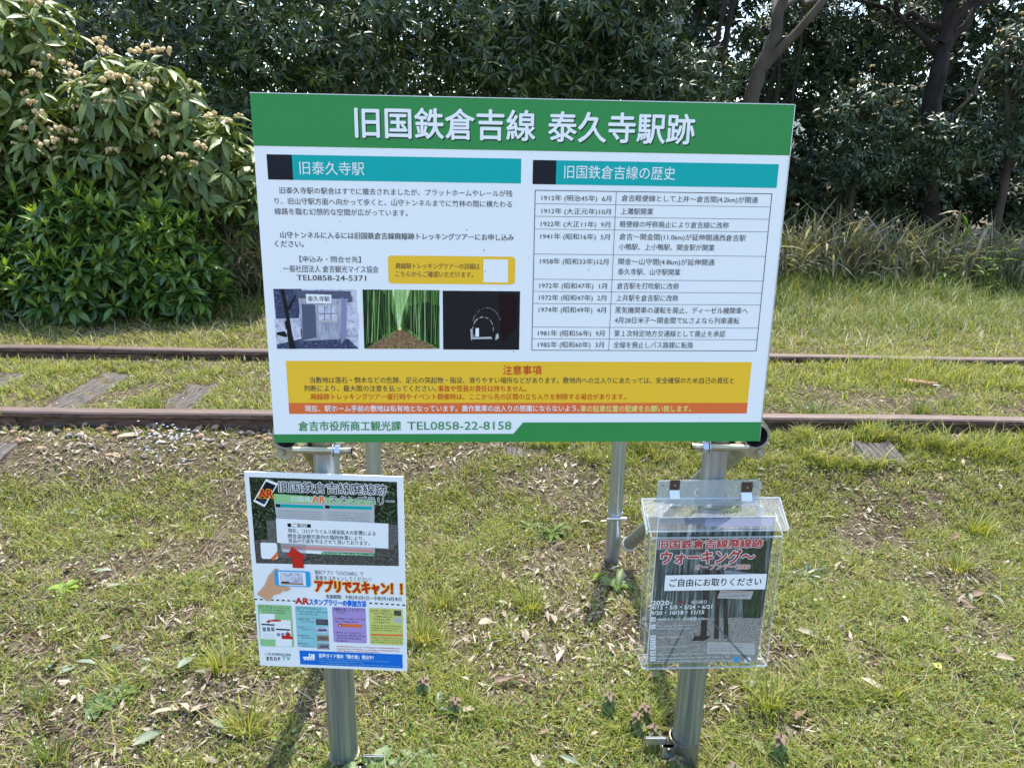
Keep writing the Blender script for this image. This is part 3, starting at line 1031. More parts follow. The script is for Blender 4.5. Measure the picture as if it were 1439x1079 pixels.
b.ppoly([(700, 412), (727, 414), (727, 460), (705, 480)], tunnel_d, 2)
cxp, cyp = 683, 462


def archring(rx, ry, wpx, a0, a1, mat, lv, dx=0, dy=0):
    n = 20
    for k in range(n):
        if random.random() < .15: continue
        t0 = R_(a0 + (a1 - a0) * k / n); t1 = R_(a0 + (a1 - a0) * (k + .95) / n)
        f = lambda t, o: (cxp + dx + (rx + o) * math.cos(t), cyp + dy - (ry + o) * math.sin(t))
        w2 = wpx * random.uniform(.5, 1)
        b.ppoly([f(t0, 0), f(t1, 0), f(t1, w2), f(t0, w2)], mat, lv)


archring(20, 26, 1.0, 20, 170, 'grey', 3, 1, -3)
archring(14, 16, 1.3, -10, 190, 'ltgrey', 4, -4, 0)
b.ppoly([(661, 462), (664, 462), (665, 476), (662, 478)], 'ltgrey', 4)
b.ppoly([(697, 470), (700, 468), (701, 475), (696, 478)], 'ltgrey', 4)
b.ppoly([(668.5, 461), (673, 461), (673, 473), (668, 473)], 'white', 5)
b.ppoly([(665, 474), (690, 473), (692, 476), (664, 476.5)], 'ltgrey', 5)
b.ppoly([(664, 468), (668, 473), (664, 475)], 'grey', 5)
b.end('tunnel_photograph', panel)

# history table
rows = [(267.5, '1912年 (明治45年)  6月', 761, 859, ['倉吉軽便線として上井～倉吉間(4.2km)が開通'], [1065], 278),
        (286.3, '1912年 (大正元年)10月', 761, 858.5, ['上灘駅開業'], [918], 296.5),
        (304, '1922年 (大正11年)  9月', 760, 857.5, ['軽便線の呼称廃止により倉吉線に改称'], [1024], 314.5),
        (322, '1941年 (昭和16年)  5月', 759.5, 857, ['倉吉～関金間(11.0km)が延伸開通西倉吉駅', '小鴨駅、上小鴨駅、関金駅が開業'], [1048, 1004], 332),
        (357, '1958年 (昭和33年)12月', 759, 855, ['関金～山守間(4.8km)が延伸開通', '泰久寺駅、山守駅開業'], [1004, 956], 367),
        (392.3, '1972年 (昭和47年)  1月', 758, 853, ['倉吉駅を打吹駅に改称'], [954], 401.2),
        (409.5, '1972年 (昭和47年)  2月', 757.5, 852, ['上井駅を倉吉駅に改称'], [953], 418),
        (426.5, '1974年 (昭和49年)  4月', 757, 851.5, ['蒸気機関車の運転を廃止、ディーゼル機関車へ', '4月28日米子～関金間でSLさよなら列車運転'], [1051, 1039], 435),
        (459.5, '1981年 (昭和56年)  9月', 756, 849.5, ['第１次特定地方交通線として廃止を承認'], [1019], 468),
        (476, '1985年 (昭和60年)  3月', 756, 848.5, ['全線を廃止しバス路線に転換'], [974], 484)]
b.start()
A0, BT = b.loc(752.5, 267); A1, _ = b.loc(1085, 271); _, BB = b.loc(747, 492)
A0 = (A0 + b.loc(747, 492)[0]) / 2; A1 = (A1 + b.loc(1062.5, 492.5)[0]) / 2
AD = (b.loc(866.5, 269)[0] + b.loc(855, 492)[0]) / 2
lw = .0011
for a in (A0, A1): b.line(a, BT, a, BB, lw, 'text')
b.line(AD, BT, AD, BB, lw * .7, 'text')
for k, rw in enumerate(rows):
    bb = b.loc(750, rw[0])[1]
    b.line(A0, bb, A1, bb, lw if k == 0 else lw * .6, 'text')
b.line(A0, BB, A1, BB, lw, 'text')
b.end('table_rules', panel)
b.start()
for k, rw in enumerate(rows):
    b.text(rw[1], rw[2], rw[6], rw[3], 8.6, 'text')
    x0 = {0: 873.5, 1: 872.5, 2: 871, 3: 870.5, 4: 869, 5: 867, 6: 866, 7: 864.5, 8: 863, 9: 862}[k]
    for j, (s_, xe) in enumerate(zip(rw[4], rw[5])):
        b.text(s_, x0 - j * .6, rw[6] + .5 + j * 14.3, xe, 9.2, 'text')
b.end('history_lettering', panel)

# yellow caution box
b.start()
A0, B0 = b.loc(402, 507); _, B1 = b.loc(405.5, 566); A0 = (A0 + b.loc(406.3, 581)[0]) / 2
A1 = (b.loc(1055.5, 509)[0] + b.loc(1050, 581)[0]) / 2; B2 = b.loc(406.5, 581.5)[1]
b.lrect(A0, B0, A1, B1, 'yellow'); b.lrect(A0, B1, A1, B2, 'orange')
b.end('caution_box', panel)
b.start()
b.text('注意事項', 707, 520, 761, 13, 'red', bold=.01)
b.text('当敷地は落石・倒木などの危険、足元の突起物・陥没、滑りやすい場所などがあります。敷地内への立入りにあたっては、安全確保のため自己の責任と', 435.5, 533.8, 1031.5, 9, 'text', bold=.006)
b.text('判断により、最大限の注意を払ってください。', 427.5, 545.5, 613, 9, 'text', bold=.006)
b.text('事故や怪我の責任は持ちません。', 615.5, 545.8, 740, 9, 'red', bold=.008)
b.text('廃線跡トレッキングツアー催行時やイベント開催時は、ここから先の区間の立ち入りを制限する場合があります。', 436.5, 557.2, 879, 9, 'red', bold=.006)
b.text('現在、駅ホーム手前の敷地は私有地となっています。農作業車の出入りの邪魔にならないよう、', 428.5, 573.8, 814, 9, 'white', bold=.012)
b.text('車の駐車位置の配慮をお願い致します。', 815.5, 574, 971, 9, 'lemon', bold=.012)
b.end('caution_lettering', panel)
b.start()
bf = b.loc(722, 609.3)[1]; bt = b.loc(734, 593.5)[1]
b.poly([(0, -BH), (BW, -BH), (BW, bt), (b.loc(735, 593.5)[0], bt), (b.loc(721.5, 609.3)[0], bf), (0, bf)], 'green')
b.end('green_footer', panel)
b.start()
b.text('倉吉市役所商工観光課', 419.5, 598.5, 563.5, 13.5, 'green', bold=.014)
b.text('TEL0858-22-8158', 572.5, 597.8, 718.5, 12, 'green', bold=.004)
b.end('footer_lettering', panel)

b.start()
speck = ink('dirt_speck', (.12, .11, .09))
rs = random.Random(3)
for k in range(46):
    a_, c_ = rs.uniform(.01, BW - .01), -rs.uniform(.01, BH - .01); q_ = rs.uniform(.0004, .0013)
    b.poly([(a_ + q_ * rs.uniform(.5, 1.2) * math.cos(t_ * 1.05), c_ + q_ * rs.uniform(.5, 1.2) * math.sin(t_ * 1.05)) for t_ in range(6)], speck, 5)
b.end('dirt_specks', panel)
# pipes
LX, RX, PY = -.352, .402, 1.287
PYR = 1.331
TOPZ = .98
posts = []


def post(x, y, z0, z1, r, mat, name='post'):
    m = MB(); m.pipe((x, y, z0), (x, y, z1), r, r - .0025, mat, inner, 28)
    return m.build(name, sign)


for x, y in ((LX, PY), (RX, PYR)):
    post(x, y, -.1, .46, .0303, zinc, 'ground_sleeve')
    post(x, y, .0, .97, .0243, zinc_b, 'post')
# rear posts
RYL = 2.245
rl = at_ground(530, 778, 0); rr_ = at_ground(861, 772, 0)
for q in (rl, rr_):
    post(q.x, q.y, -.1, .99, .0238, zinc_b, 'rear_post')
# pipes running back from the front posts to the rear posts, open ends to the front
cl = board.P(0, -BH, 0)
ZP = at_depth(403, 613, 1.265).z
for (x, px) in ((at_depth(403, 613, 1.27).x, 0), (at_depth(1060.5, 612, 1.31).x, 1)):
    yf = 1.262 if px == 0 else 1.300
    m = MB(); m.pipe((x, yf, ZP + (.003 if px else 0)), (x + .004 * (1 if px == 0 else -1), yf + .20, ZP), .0243, .0215, zinc, inner, 28)
    m.build('depth_pipe', sign)
# braces from the couplers down to the feet of the rear posts
for (top, bot, nm) in (((.47, 1.36, ZP - .03), (rr_.x + .045, rr_.y - .03, .035), 'r'), ((-.415, 1.36, ZP - .03), (rl.x - .02, rl.y - .03, .035), 'l')):
    m = MB(); m.pipe(top, bot, .0215, .019, coup_d if nm == 'l' else zinc, inner, 20); m.build('brace', sign)


def coupler(px_x, post_x, side, py_, yf, PY):
    """right-angle coupler: one ring round the depth pipe, one round the post, bolts between"""
    X = Vector((1, 0, 0)); Y = Vector((0, 1, 0)); Z = Vector((0, 0, 1))
    c = Vector((px_x, yf + .035, py_))
    m = MB()
    m.arc(c, X, Z, Y, .0247, .0295, 0, 360, .042, coup, 28)
    # heavy cheek hanging below the ring, slanting to the post
    s = -side
    pts = [(-.030 * s, -.006), (-.0295 * s, -.022), (-.017 * s, -.052), (-.009 * s, -.054), (.030 * s, -.034), (.046 * s, -.010), (.046 * s, .018), (.026 * s, .022),
           (.0268 * s, .004), (.022 * s, -.0135), (.010 * s, -.0245), (-.006 * s, -.026), (-.019 * s, -.0185)]
    if s < 0: pts = pts[::-1]
    m.prism(pts, c, X, Z, -Y, .010, .0165, coup)
    m.prism([(-.019 * s, -.048), (-.009 * s, -.052), (.030 * s, -.032), (.046 * s, -.009), (.042 * s, -.006), (.028 * s, -.027), (-.008 * s, -.046), (-.016 * s, -.044)][::(1 if s > 0 else -1)], c, X, Z, -Y, -.035, .010, coup_d)
    o1 = m.build('coupler', sign)
    bl = MB()
    bc = c + X * (-.017 * s) + Z * -.040
    bl.tube([bc - Y * .0245, bc - Y * .0195], .0048, boltm, 12); bl.tube([bc - Y * .0205, bc - Y * .018], .0085, coup, 14)
    bl.build('rivet', o1)
    # clamp round the post
    m = MB()
    pc = Vector((post_x, PY, py_ - .018))
    m.arc(pc, X, Y, Z, .0250, .0290, 0, 360, .030, coup_d, 28)
    m.box(pc + X * (.036 * -s * 1) + Y * -.020, (.020, .018, .024), coup, bev=.003)
    m.box(pc + X * (.036 * s) + Y * -.030, (.018, .010, .024), coup, bev=.003)
    o2 = m.build('post_clamp', sign)
    bm = MB()
    by = PY - .038
    x0 = post_x - .050; x1 = post_x + .058
    if side > 0: x0, x1 = post_x + .050, post_x - .058
    zz = py_ - .020
    bm.tube([(x0, by, zz), (x1, by, zz)], .0062, coup, 12)
    d = 1 if x1 > x0 else -1
    bm.tube([(x1 - d * .006, by, zz), (x1, by, zz)], .0067, steel, 12)
    bm.build('clamp_bolt', o2)
    nb = MB()
    nb.prism([(.0125 * math.cos(R_(60 * k)), .0125 * math.sin(R_(60 * k))) for k in range(6)], (x1 - d * .030, by, zz), Y, Z, X, 0, d * .010, boltm)
    nb.build('nut', o2)
    nb = MB()
    nb.arc((x1 - d * .033, by, zz), Y, Z, X, .0055, .013, 0, 360, .002, boltm, 20)
    nb.build('washer', o2)


coupler(at_depth(403, 613, 1.27).x, LX, -1, ZP, 1.262, PY)
coupler(at_depth(1060.5, 612, 1.31).x, RX, 1, ZP + .003, 1.300, PYR)
# small brackets at the feet of the front posts and tie at the rear post
for (x, y, z, s) in ((LX + .036, PY - .012, .0, 1), (RX - .040, PYR - .012, .02, -1)):
    m = MB()
    m.arc((x - s * .036, y + .012, z), Vector((1, 0, 0)), Vector((0, 1, 0)), Vector((0, 0, 1)), .0305, .0335, 0, 360, .03, coup_d, 24)
    m.box((x + s * .006, y - .02, z), (.028, .004, .034), boltm, bev=.006)
    m.box((x + s * .03, y + .0, z + .012), (.05, .005, .016), boltm, bev=.004)
    o = m.build('foot_bracket', sign)
    for dz in (-.010, .010):
        q = MB(); q.tube([(x + s * .006, y - .0225, z + dz), (x + s * .006, y - .029, z + dz)], .006, steel, 10); q.build('bolt', o)
m = MB()
m.arc((rr_.x, rr_.y, .135), Vector((1, 0, 0)), Vector((0, 1, 0)), Vector((0, 0, 1)), .0242, .0265, 0, 360, .016, boltm, 20)
m.tube([(rr_.x - .03, rr_.y - .03, .13), (rr_.x + .035, rr_.y - .034, .134)], .005, boltm, 8)
m.tube([(rr_.x - .05, rr_.y - .03, .12), (rr_.x - .02, rr_.y - .03, .124)], .004, coup, 8)
m.build('wire_tie', sign)
m = MB()
d_ = (Vector((.47, 1.36, ZP - .03)) - Vector((rr_.x + .045, rr_.y - .03, .035))).normalized()
a_ = d_.cross(Vector((0, 0, 1))).normalized()
m.arc(Vector((rr_.x + .045, rr_.y - .03, .035)) + d_ * .02, a_, d_.cross(a_), d_, .0218, .0245, 0, 360, .022, I['ltgrey'], 22)
m.build('pipe_collar', sign)

# ------------------------------------------------------------------ poster on the left post
poster = thing('poster_board', (-.35, 1.23, .4), 'white poster with dark photo, red slogan and hand holding a phone on left post', 'poster')
P_O = CAM + camv((-.49779, .16261, 1.34805))
P = Sheet(P_O, camv((.9992, .02949, -.02706)), camv((.02118, -.96329, -.26763)), poster)
P.L = .00015
cs = [P.loc(342.6, 663.5), P.loc(567, 669), P.loc(571.5, 943.6), P.loc(365.8, 934)]
PW = (cs[1][0] + cs[2][0]) / 2 - (cs[0][0] + cs[3][0]) / 2; PHh = (cs[2][1] + cs[3][1]) / 2
PA0 = (cs[0][0] + cs[3][0]) / 2
m = MB(); m.box(P.P(PA0 + PW / 2, PHh / 2, -.0016), (PW, -PHh, .003), I['paper'], P.X, P.Y, P.N)
pboard = m.build('backing_board', poster)
P.start()
P.rect(350, 670, 560.5, 795, 'foliage', 1)
P.ppoly([(384.5, 693.5), (528, 703), (529, 709), (385.5, 706)], 'ltgreen', 2)
P.ppoly([(357, 758), (560, 768), (560.5, 795), (360, 791)], 'trackbed', 2)
P.ppoly([(385.5, 706), (526, 709), (527, 781), (396, 774)], 'ltgrey', 3)
P.ppoly([(387, 707.5), (454, 710), (455, 714.5), (388, 712)], 'teal', 4)
P.ppoly([(457, 709.5), (523, 711.5), (523, 716), (457, 714)], 'teal', 4)
P.ppoly([(387, 707.5), (394, 708), (394, 712.5), (388, 712)], 'navy', 5); P.ppoly([(457, 709.5), (463, 709.8), (463, 714.3), (457, 714)], 'navy', 5)
for k in range(4):
    P.smudge(391, 717.5 + k * 3.4, 452, 1.6, 'grey', 5, k); P.smudge(461, 719.5 + k * 3.4, 520, 1.6, 'grey', 5, k + 9)
P.ppoly([(396, 766), (525, 772), (526, 776), (397, 770)], 'pink', 4)
P.ppoly([(397, 771), (454, 774), (452, 778), (397, 775)], 'white', 5); P.ppoly([(452, 775), (527, 777), (527, 781), (450, 779)], 'green', 5)
P.smudge(454, 777, 524, 2.6, 'white', 6, 3)
P.text('旧国鉄', 409, 700.5, 437, 7.5, 'white', 4)
P.end('poster_photograph', pboard)
P.start()
for lv, col, bo in ((6, 'white', .07), (7, 'black', .012)):
    P.text('旧国鉄倉吉線廃線跡', 392, 683, 543.5, 15, col, lv, bo)
    P.text('スタンプラリー', 463, 701, 554, 11, col, lv, bo)
P.text('AR', 438, 700.5, 458, 9, 'white', 6, .09); P.text('AR', 438.5, 700.5, 457.5, 9, 'orange', 7, .04)
# phone with AR lettering
ph = [(374, 672.5), (391, 679), (372, 712), (356, 704)]
P.ppoly(ph, 'white', 5)
P.ppoly([(374, 676), (388, 681.5), (371.5, 708.5), (359, 702)], 'navy', 6)
P.text('AR', 363.5, 692.5, 384, 12, 'yellow', 7, .1); P.text('AR', 364, 692.5, 383.5, 12, 'red', 8, .05)
P.smudge(365, 700, 377, 1.4, 'yellow', 7); P.smudge(365, 703.5, 375, 1.4, 'skyblue', 7)
P.end('poster_title', pboard)
# clear tape and pasted notice
tape = clear('clear_tape', (.86, .88, .9), .03, .12)
P.start(); P.ppoly([(374.5, 730), (547, 736), (559, 737), (560, 762), (550, 772), (377, 758)], tape, 8); P.ppoly([(367, 757), (430, 760), (430, 785), (368, 781)], tape, 8)
P.end('clear_tape', pboard)
P.start()
P.ppoly([(388, 727.5), (546, 735), (546, 770), (390, 762)], 'paper', 10)
P.text('■ご案内■', 404.5, 737, 437, 6.2, 'black', 11, .015)
P.text('現在、コロナウイルス感染拡大の影響による', 405, 744.5, 528, 6.2, 'black', 11, .015)
P.text('関金温泉観光案内の臨時休業により、', 405, 752, 512.5, 6.2, 'black', 11, .015)
P.text('景品の引渡を中止させて頂いております。', 405.5, 758.5, 519.5, 6.2, 'black', 11, .015)
P.end('pasted_notice', pboard)
P.start()
a0, b0 = P.loc(366, 761.5); a1, b1 = P.loc(391, 785)
P.lrect(a0, b0, a1, b1, 'white', 9, .004)
P.ppoly([(381, 784), (390, 774), (392, 779), (385, 787)], 'orange', 10)
P.ppoly([(411, 767.5), (430.5, 782), (426, 782.5), (427.5, 797.5), (412, 797), (410.5, 782), (403, 781)], 'red', 12)
# hand holding a phone
P.ppoly([(361.5, 834), (372, 822), (378, 808), (387, 798), (391, 799), (390, 812), (392, 822), (399, 823), (409, 826), (404, 830), (398, 829), (394, 833), (385, 835), (377.5, 844.5)], 'skin', 10)
a0, b0 = P.loc(385.5, 800.5); a1, b1 = P.loc(437, 824)
P.lrect(a0, b0, a1, b1, 'skyblue', 11, .004)
P.lrect(a0 + .008, b0 - .0022, a1 - .009, b1 + .0022, 'white', 12)
P.lrect(a0 + .011, b0 - .0042, a1 - .014, b1 + .0042, 'snow', 13)
P.lrect(a0 + .011, b1 + .0075, a1 - .014, b1 + .0042, 'sand', 14)
P.lrect(a0 + .013, b1 + .0102, a0 + .028, b1 + .0072, 'black', 15)
P.ppoly([(391, 826), (396, 822), (409, 826), (402, 830), (395, 829)], 'skin', 13)
P.end('hand_and_phone_print', pboard)
P.start()
P.text('無料アプリ「COCOAR2」で', 442.5, 803.5, 510.5, 6.5, 'text', 3)
P.text('看板をスキャンしてください！', 443, 811, 521.5, 6.5, 'text', 3)
for lv, col, bo in ((4, 'yellow', .11), (5, 'red', .055)):
    P.text('アプリでスキャン！！', 443, 822.5, 565, 17, col, lv, bo)
P.text('実施期間：令和2年3月1日～令和2年10月末日', 458, 837.5, 564, 5.8, 'text', 3, .01)
P.text('AR', 415, 843.5, 434, 9, 'red', 3, .05)
P.text('スタンプラリーの参加方法', 434.5, 845, 514.5, 8.6, 'blue', 3, .045)
for x0, y0, x1, y1 in ((357.5, 840.5, 413, 843), (519, 846, 568, 849)):
    k = 0; x = x0
    while x < x1:
        yy = y0 + (y1 - y0) * (x - x0) / (x1 - x0)
        P.ppoly([(x, yy), (x + 4, yy + .2), (x + 4, yy + 2), (x, yy + 1.8)], 'black', 2); x += 7.7
P.end('poster_slogans', pboard)
P.start()
boxes = [(361.5, 848.5, 413.5, 909, 'ltgreen'), (414.5, 851, 463, 910.5, 'ltblue'), (466.5, 852, 515.5, 903.5, 'violet'), (518.5, 853.5, 567, 906.5, 'ltyellow')]
for (x0, y0, x1, y1, c_) in boxes:
    a0, b0 = P.loc(x0, y0); a1, b1 = P.loc(x1, y1); P.lrect(a0, b0, a1, b1, c_, 2, .003)
P.text('①アプリをインストール', 364, 852.2, 407, 4.6, 'text', 3, .01)
P.text('②アプリでスキャン', 417, 854, 452, 4.6, 'text', 3, .01)
P.text('③動画を楽しんでスタンプ', 468.5, 855.5, 512, 4.6, 'text', 3, .01); P.text('ゲット！', 473, 860, 486, 4.4, 'text', 3, .01)
P.text('④スタンプが全て', 520.5, 857.5, 549, 4.4, 'text', 3, .01)
for k, xe in enumerate((552, 552, 549, 546)): P.smudge(525, 861.5 + k * 4, xe, 3, 'text', 3, k)
P.smudge(369, 856.5, 402, 2.4, 'text', 3); P.smudge(369, 860, 400, 2.4, 'text', 3)
P.smudge(418, 858.5, 460, 2.2, 'text', 3); P.smudge(420, 862, 447, 2.2, 'text', 3); P.smudge(420, 867.5, 458, 1.5, 'grey', 3)
P.ppoly([(364.5, 861.5), (386, 862), (389, 898), (366.5, 897)], 'paper', 3)
P.ppoly([(387, 870), (408.5, 871), (410.5, 908), (387.5, 907.5)], 'paper', 4)
P.ppoly([(367.5, 875.5), (386, 876.5), (386, 878.5), (367.5, 877.5)], 'black', 5)
P.ppoly([(388, 882.5), (408, 883.5), (408, 885.5), (388, 884.5)], 'black', 5)
for k in range(3):
    P.ppoly([(369 + k * 6, 880.5), (373.5 + k * 6, 880.8), (374 + k * 6, 886.5), (369.5 + k * 6, 886.2)], 'grey', 5)
    P.ppoly([(389 + k * 6, 888.5), (393.5 + k * 6, 888.8), (394 + k * 6, 893.5), (389.5 + k * 6, 893.2)], 'mauve', 5)
for k in range(3): P.smudge(370, 890 + k * 2.4, 385, 1, 'ltgrey', 5, k)
P.ppoly([(374, 873), (379, 869.5), (379, 871), (386, 869.5), (395, 870.5), (395, 872.5), (380, 872.5), (378, 875)], 'red', 6)
P.ppoly([(396, 892.5), (402, 892.5), (404, 886), (409, 891), (407.5, 893), (411.5, 893.5), (411.5, 897.5), (396, 897)], 'red', 6)
for k, y in enumerate((869.5, 880.5, 892, 903.5)):
    P.smudge(419, y, 434, 2.4, 'text', 3, k); P.smudge(424, y + 3.4, 441, 1.8, 'text', 3, k)
    P.ppoly([(444 + k * .5, y), (461 + k * .5, y + .6), (461.5 + k * .5, y + 8.5), (444.5 + k * .5, y + 8)], ['trackbed', 'snow', 'sand', 'gravel'][k], 3)
    P.ppoly([(446 + k, y + 3), (457 + k, y + 2.5), (459 + k, y + 6), (447 + k, y + 6)], 'slate', 4)
P.smudge(470, 868.5, 513, 2.6, 'text', 3); P.smudge(471.5, 872.5, 503, 2.6, 'text', 3)
a0, b0 = P.loc(474.5, 875.5); a1, b1 = P.loc(509, 881.5)
P.lrect(a0, b0, a1, b1, 'orange', 3, .0035)
P.ppoly([(476, 876.5), (480, 876.5), (480, 880.5), (476, 880.5)], 'black', 4); P.ppoly([(477, 877.5), (479, 877.5), (479, 879.5), (477, 879.5)], 'white', 5)
for k in range(4): P.smudge(472 + k * .3, 888 + k * 3.9, (506, 513, 508, 488)[k], 2.6, 'text', 3, k)
P.ppoly([(553.5, 857), (563.5, 857.5), (564, 865), (554, 864.5)], 'trackbed', 3); P.ppoly([(554, 867), (564, 867.5), (564.5, 875), (554.5, 874.5)], 'ltgrey', 3)
for k in range(3): P.smudge(521.5, 878 + k * 3.3, 564, 2.2, 'text', 3, k)
P.ppoly([(521, 890), (566, 891.2), (566, 893.6), (521, 892.4)], 'orange', 3)
for k in range(3): P.smudge(522, 895 + k * 3.2, 565, 2, 'text', 3, k)
P.smudge(473, 907.5, 561, 2, 'red', 3); P.smudge(473, 911, 562, 2, 'red', 3); P.smudge(473, 914, 535, 2, 'red', 3)
P.end('instruction_boxes', pboard)
P.start()
P.text('(一社) 倉吉観光MICE協会', 373, 918, 409, 3.6, 'text', 3, .01)
P.text('まちカド', 374.5, 924.5, 394, 6, 'text', 3, .03); P.text('TV', 396, 924, 408, 6, 'teal', 3, .02)
a0, b0 = P.loc(420.7, 913.3); a1, b1 = P.loc(566, 939.3)
P.lrect(a0, b0, a1, P.loc(421.5, 932.8)[1], 'blue', 2)
P.text('音声ガイド端末「聴き旅」貸出中！', 448, 920.3, 525, 5.6, 'white', 3, .03)
for k in range(3): P.smudge(448, 925.3 + k * 3.1, (546, 510, 562)[k], 1.9, 'ltblue', 3, k)
# little engine mark
P.ppoly([(426, 922), (434, 922), (434, 917.5), (436, 917.5), (436, 922), (437, 922), (437, 918.5), (442.5, 918.5), (442.5, 925), (426, 924.5)], 'white', 3)
for xq in (428.5, 432.5, 436.5, 440.5): P.ppoly([(xq - 1.4, 924.5), (xq + 1.4, 924.5), (xq + 1.4, 927), (xq - 1.4, 927)], 'white', 3)
P.end('poster_footer', pboard)

# ------------------------------------------------------------------ leaflet box on the right post
acr = clear('clear_acrylic', (.95, .97, .965), .005, .03)
acr_lid = clear('clear_acrylic_lid', (.92, .955, .98), .04, .10)
acr_e = plain('acrylic_edge', (.62, .68, .72), .2)
acr_e.node_tree.nodes['Principled BSDF'].inputs['Alpha'].default_value = .38
frost = clear('hazy_acrylic_plate', (.80, .86, .84), .05, .30)
lbox = thing('leaflet_box', (.4, 1.2, .35), 'clear acrylic leaflet box with a slanting lid, fixed to the right post', 'leaflet box')
bx = Vector((1, .06, 0)).normalized(); bz = Vector((-.012, 0, 1)).normalized(); by = bx.cross(bz).normalized()   # by points away from... set below
bn = bx.cross(bz).normalized()          # toward -y (camera side) or +y
if bn.y > 0: bn = -bn
BK = Vector((RX, PYR - .0365, 0))        # plane of the back plate
S = Sheet(BK, bx, bz, lbox)             # back plate plane
FR = Sheet(BK + bn * .042, bx, bz, lbox)   # front face plane
fTL = FR.loc(922, 753); fTR = FR.loc(1101, 757); fBL = FR.loc(905.5, 936); fBR = FR.loc(1080.5, 938)
fa0 = (fTL[0] + fBL[0]) / 2; fa1 = (fTR[0] + fBR[0]) / 2; ft = (fTL[1] + fTR[1]) / 2; fb = (fBL[1] + fBR[1]) / 2
T = .0025


def slab(mb, p00, p10, p11, p01, n, t, face, edge):
    a = [Vector(p) for p in (p00, p10, p11, p01)]; bq = [p + n * t for p in a]
    mb.add(a + bq, [(0, 1, 2, 3)], face)
    mb.add(a + bq, [(i, (i + 1) % 4, 4 + (i + 1) % 4, 4 + i) for i in range(4)], edge)


Sq = lambda a, z, d: BK + bx * a + bz * z + bn * d
m = MB(); slab(m, Sq(fa0, fb, .042), Sq(fa1, fb, .042), Sq(fa1, ft, .042), Sq(fa0, ft, .042), -bn, T, acr, acr_e)
m.box(Sq((fa0 + fa1) / 2, ft, .0415), (fa1 - fa0, .002, .003), acr_e, bx, bn, bz)
m.box(Sq((fa0 + fa1) / 2, fb - .001, .0415), (fa1 - fa0, .002, .003), acr_e, bx, bn, bz)
m.build('front_plate', lbox)
for a in (fa0 - T, fa1):
    m = MB(); slab(m, Sq(a, fb, .0), Sq(a, fb, .042), Sq(a, ft + .004, .042), Sq(a, ft + .03, .0), bx, T, acr, acr_e)
    m.build('side_plate', lbox)
m = MB(); slab(m, Sq(fa0, fb - T, .0), Sq(fa1, fb - T, .0), Sq(fa1, fb - T, .042), Sq(fa0, fb - T, .042), bz, T, acr, acr_e); m.build('bottom_plate', lbox)
h0 = S.loc(930, 672); h1 = S.loc(1075, 676)
pts = []
ba0, ba1, bt_ = h0[0], h1[0], (h0[1] + h1[1]) / 2
lb = S.loc(930, 700)[1]
m = MB()
slab(m, Sq(fa0, fb, -.001), Sq(fa1, fb, -.001), Sq(fa1, lb - .002, -.001), Sq(fa0, lb - .002, -.001), -bn, T, acr, acr_e)
m.build('back_plate', lbox)
m = MB()
rr0 = .006
cp = []
for (cx_, cz_, st) in ((ba1 - rr0, bt_ - rr0, 0), (ba0 + rr0, bt_ - rr0, 90)):
    for k in range(5):
        an = R_(st + 22.5 * k); cp.append((cx_ + rr0 * math.cos(an), cz_ + rr0 * math.sin(an)))
cp += [(ba0, lb - .015), (ba1, lb - .015)]
m.prism(cp, BK, bx, bz, bn, .0005, .003, frost)
hp = m.build('hanger_plate', lbox)
for (px, py) in ((933.5 + 3, 680.5), (1063.5, 682.5)):
    q = S.loc(px, py); mm = MB(); mm.tube([Sq(q[0], q[1], .0028), Sq(q[0], q[1], .0042)], .0014, steel, 10); mm.build('screw', hp)
# steel hinges
for (x0, x1, y0, y1) in ((947, 958.5, 673, 698), (1047.5, 1059.5, 676, 701)):
    a0, z0 = S.loc(x0, y0); a1, z1 = S.loc(x1, y1); zm = (z0 * .45 + z1 * .55)
    m = MB()
    m.box(Sq((a0 + a1) / 2, (z0 + zm) / 2, .0045), (a1 - a0, z0 - zm, .0012), plain('dark_hinge_leaf', (.10, .075, .065), .4, .7), bx, bz, bn)
    m.box(Sq((a0 + a1) / 2, (zm + z1) / 2, .0075), (a1 - a0, zm - z1, .0012), plain('shiny_hinge_leaf', (.75, .76, .78), .25, .6), bx, (bz * .85 - bn * .5).normalized(), (bn * .85 + bz * .5).normalized())
    hg = m.build('hinge', lbox)
    q = MB(); q.tube([Sq((a0 + a1) / 2, (z0 + zm) / 2, .005), Sq((a0 + a1) / 2, (z0 + zm) / 2, .0075)], .0018, boltm, 10); q.build('rivet', hg)
# lid: slanting flap with side cheeks and a rolled front edge
LBk = .004; LFr = .072
Sb = Sheet(BK + bn * LBk, bx, bz, lbox); Sf = Sheet(BK + bn * LFr, bx, bz, lbox)
l0 = Sb.loc(907, 697); l1 = Sb.loc(1100, 702); f0 = Sf.loc(914.5, 745); f1 = Sf.loc(1112, 750)
zb_ = (l0[1] + l1[1]) / 2; zf_ = (f0[1] + f1[1]) / 2
A = Sq(l0[0], zb_, LBk); B_ = Sq(l1[0], zb_, LBk); C_ = Sq(f1[0], zf_ + .006, LFr); D_ = Sq(f0[0], zf_ + .006, LFr)
m = MB(); ln = (B_ - A).cross(D_ - A).normalized()
if ln.z < 0: ln = -ln
slab(m, A, B_, C_, D_, ln, T, acr_lid, acr_e)
for (p, q) in ((A, D_), (B_, C_)):
    m.tube([p, q], .0011, acr_e, 6)
m.tube([D_ + Vector((0, 0, -.003)), C_ + Vector((0, 0, -.003))], .0016, acr_e, 8)
m.tube([A + bn * .002, B_ + bn * .002], .0014, acr_e, 8)
lid = m.build('lid', lbox)
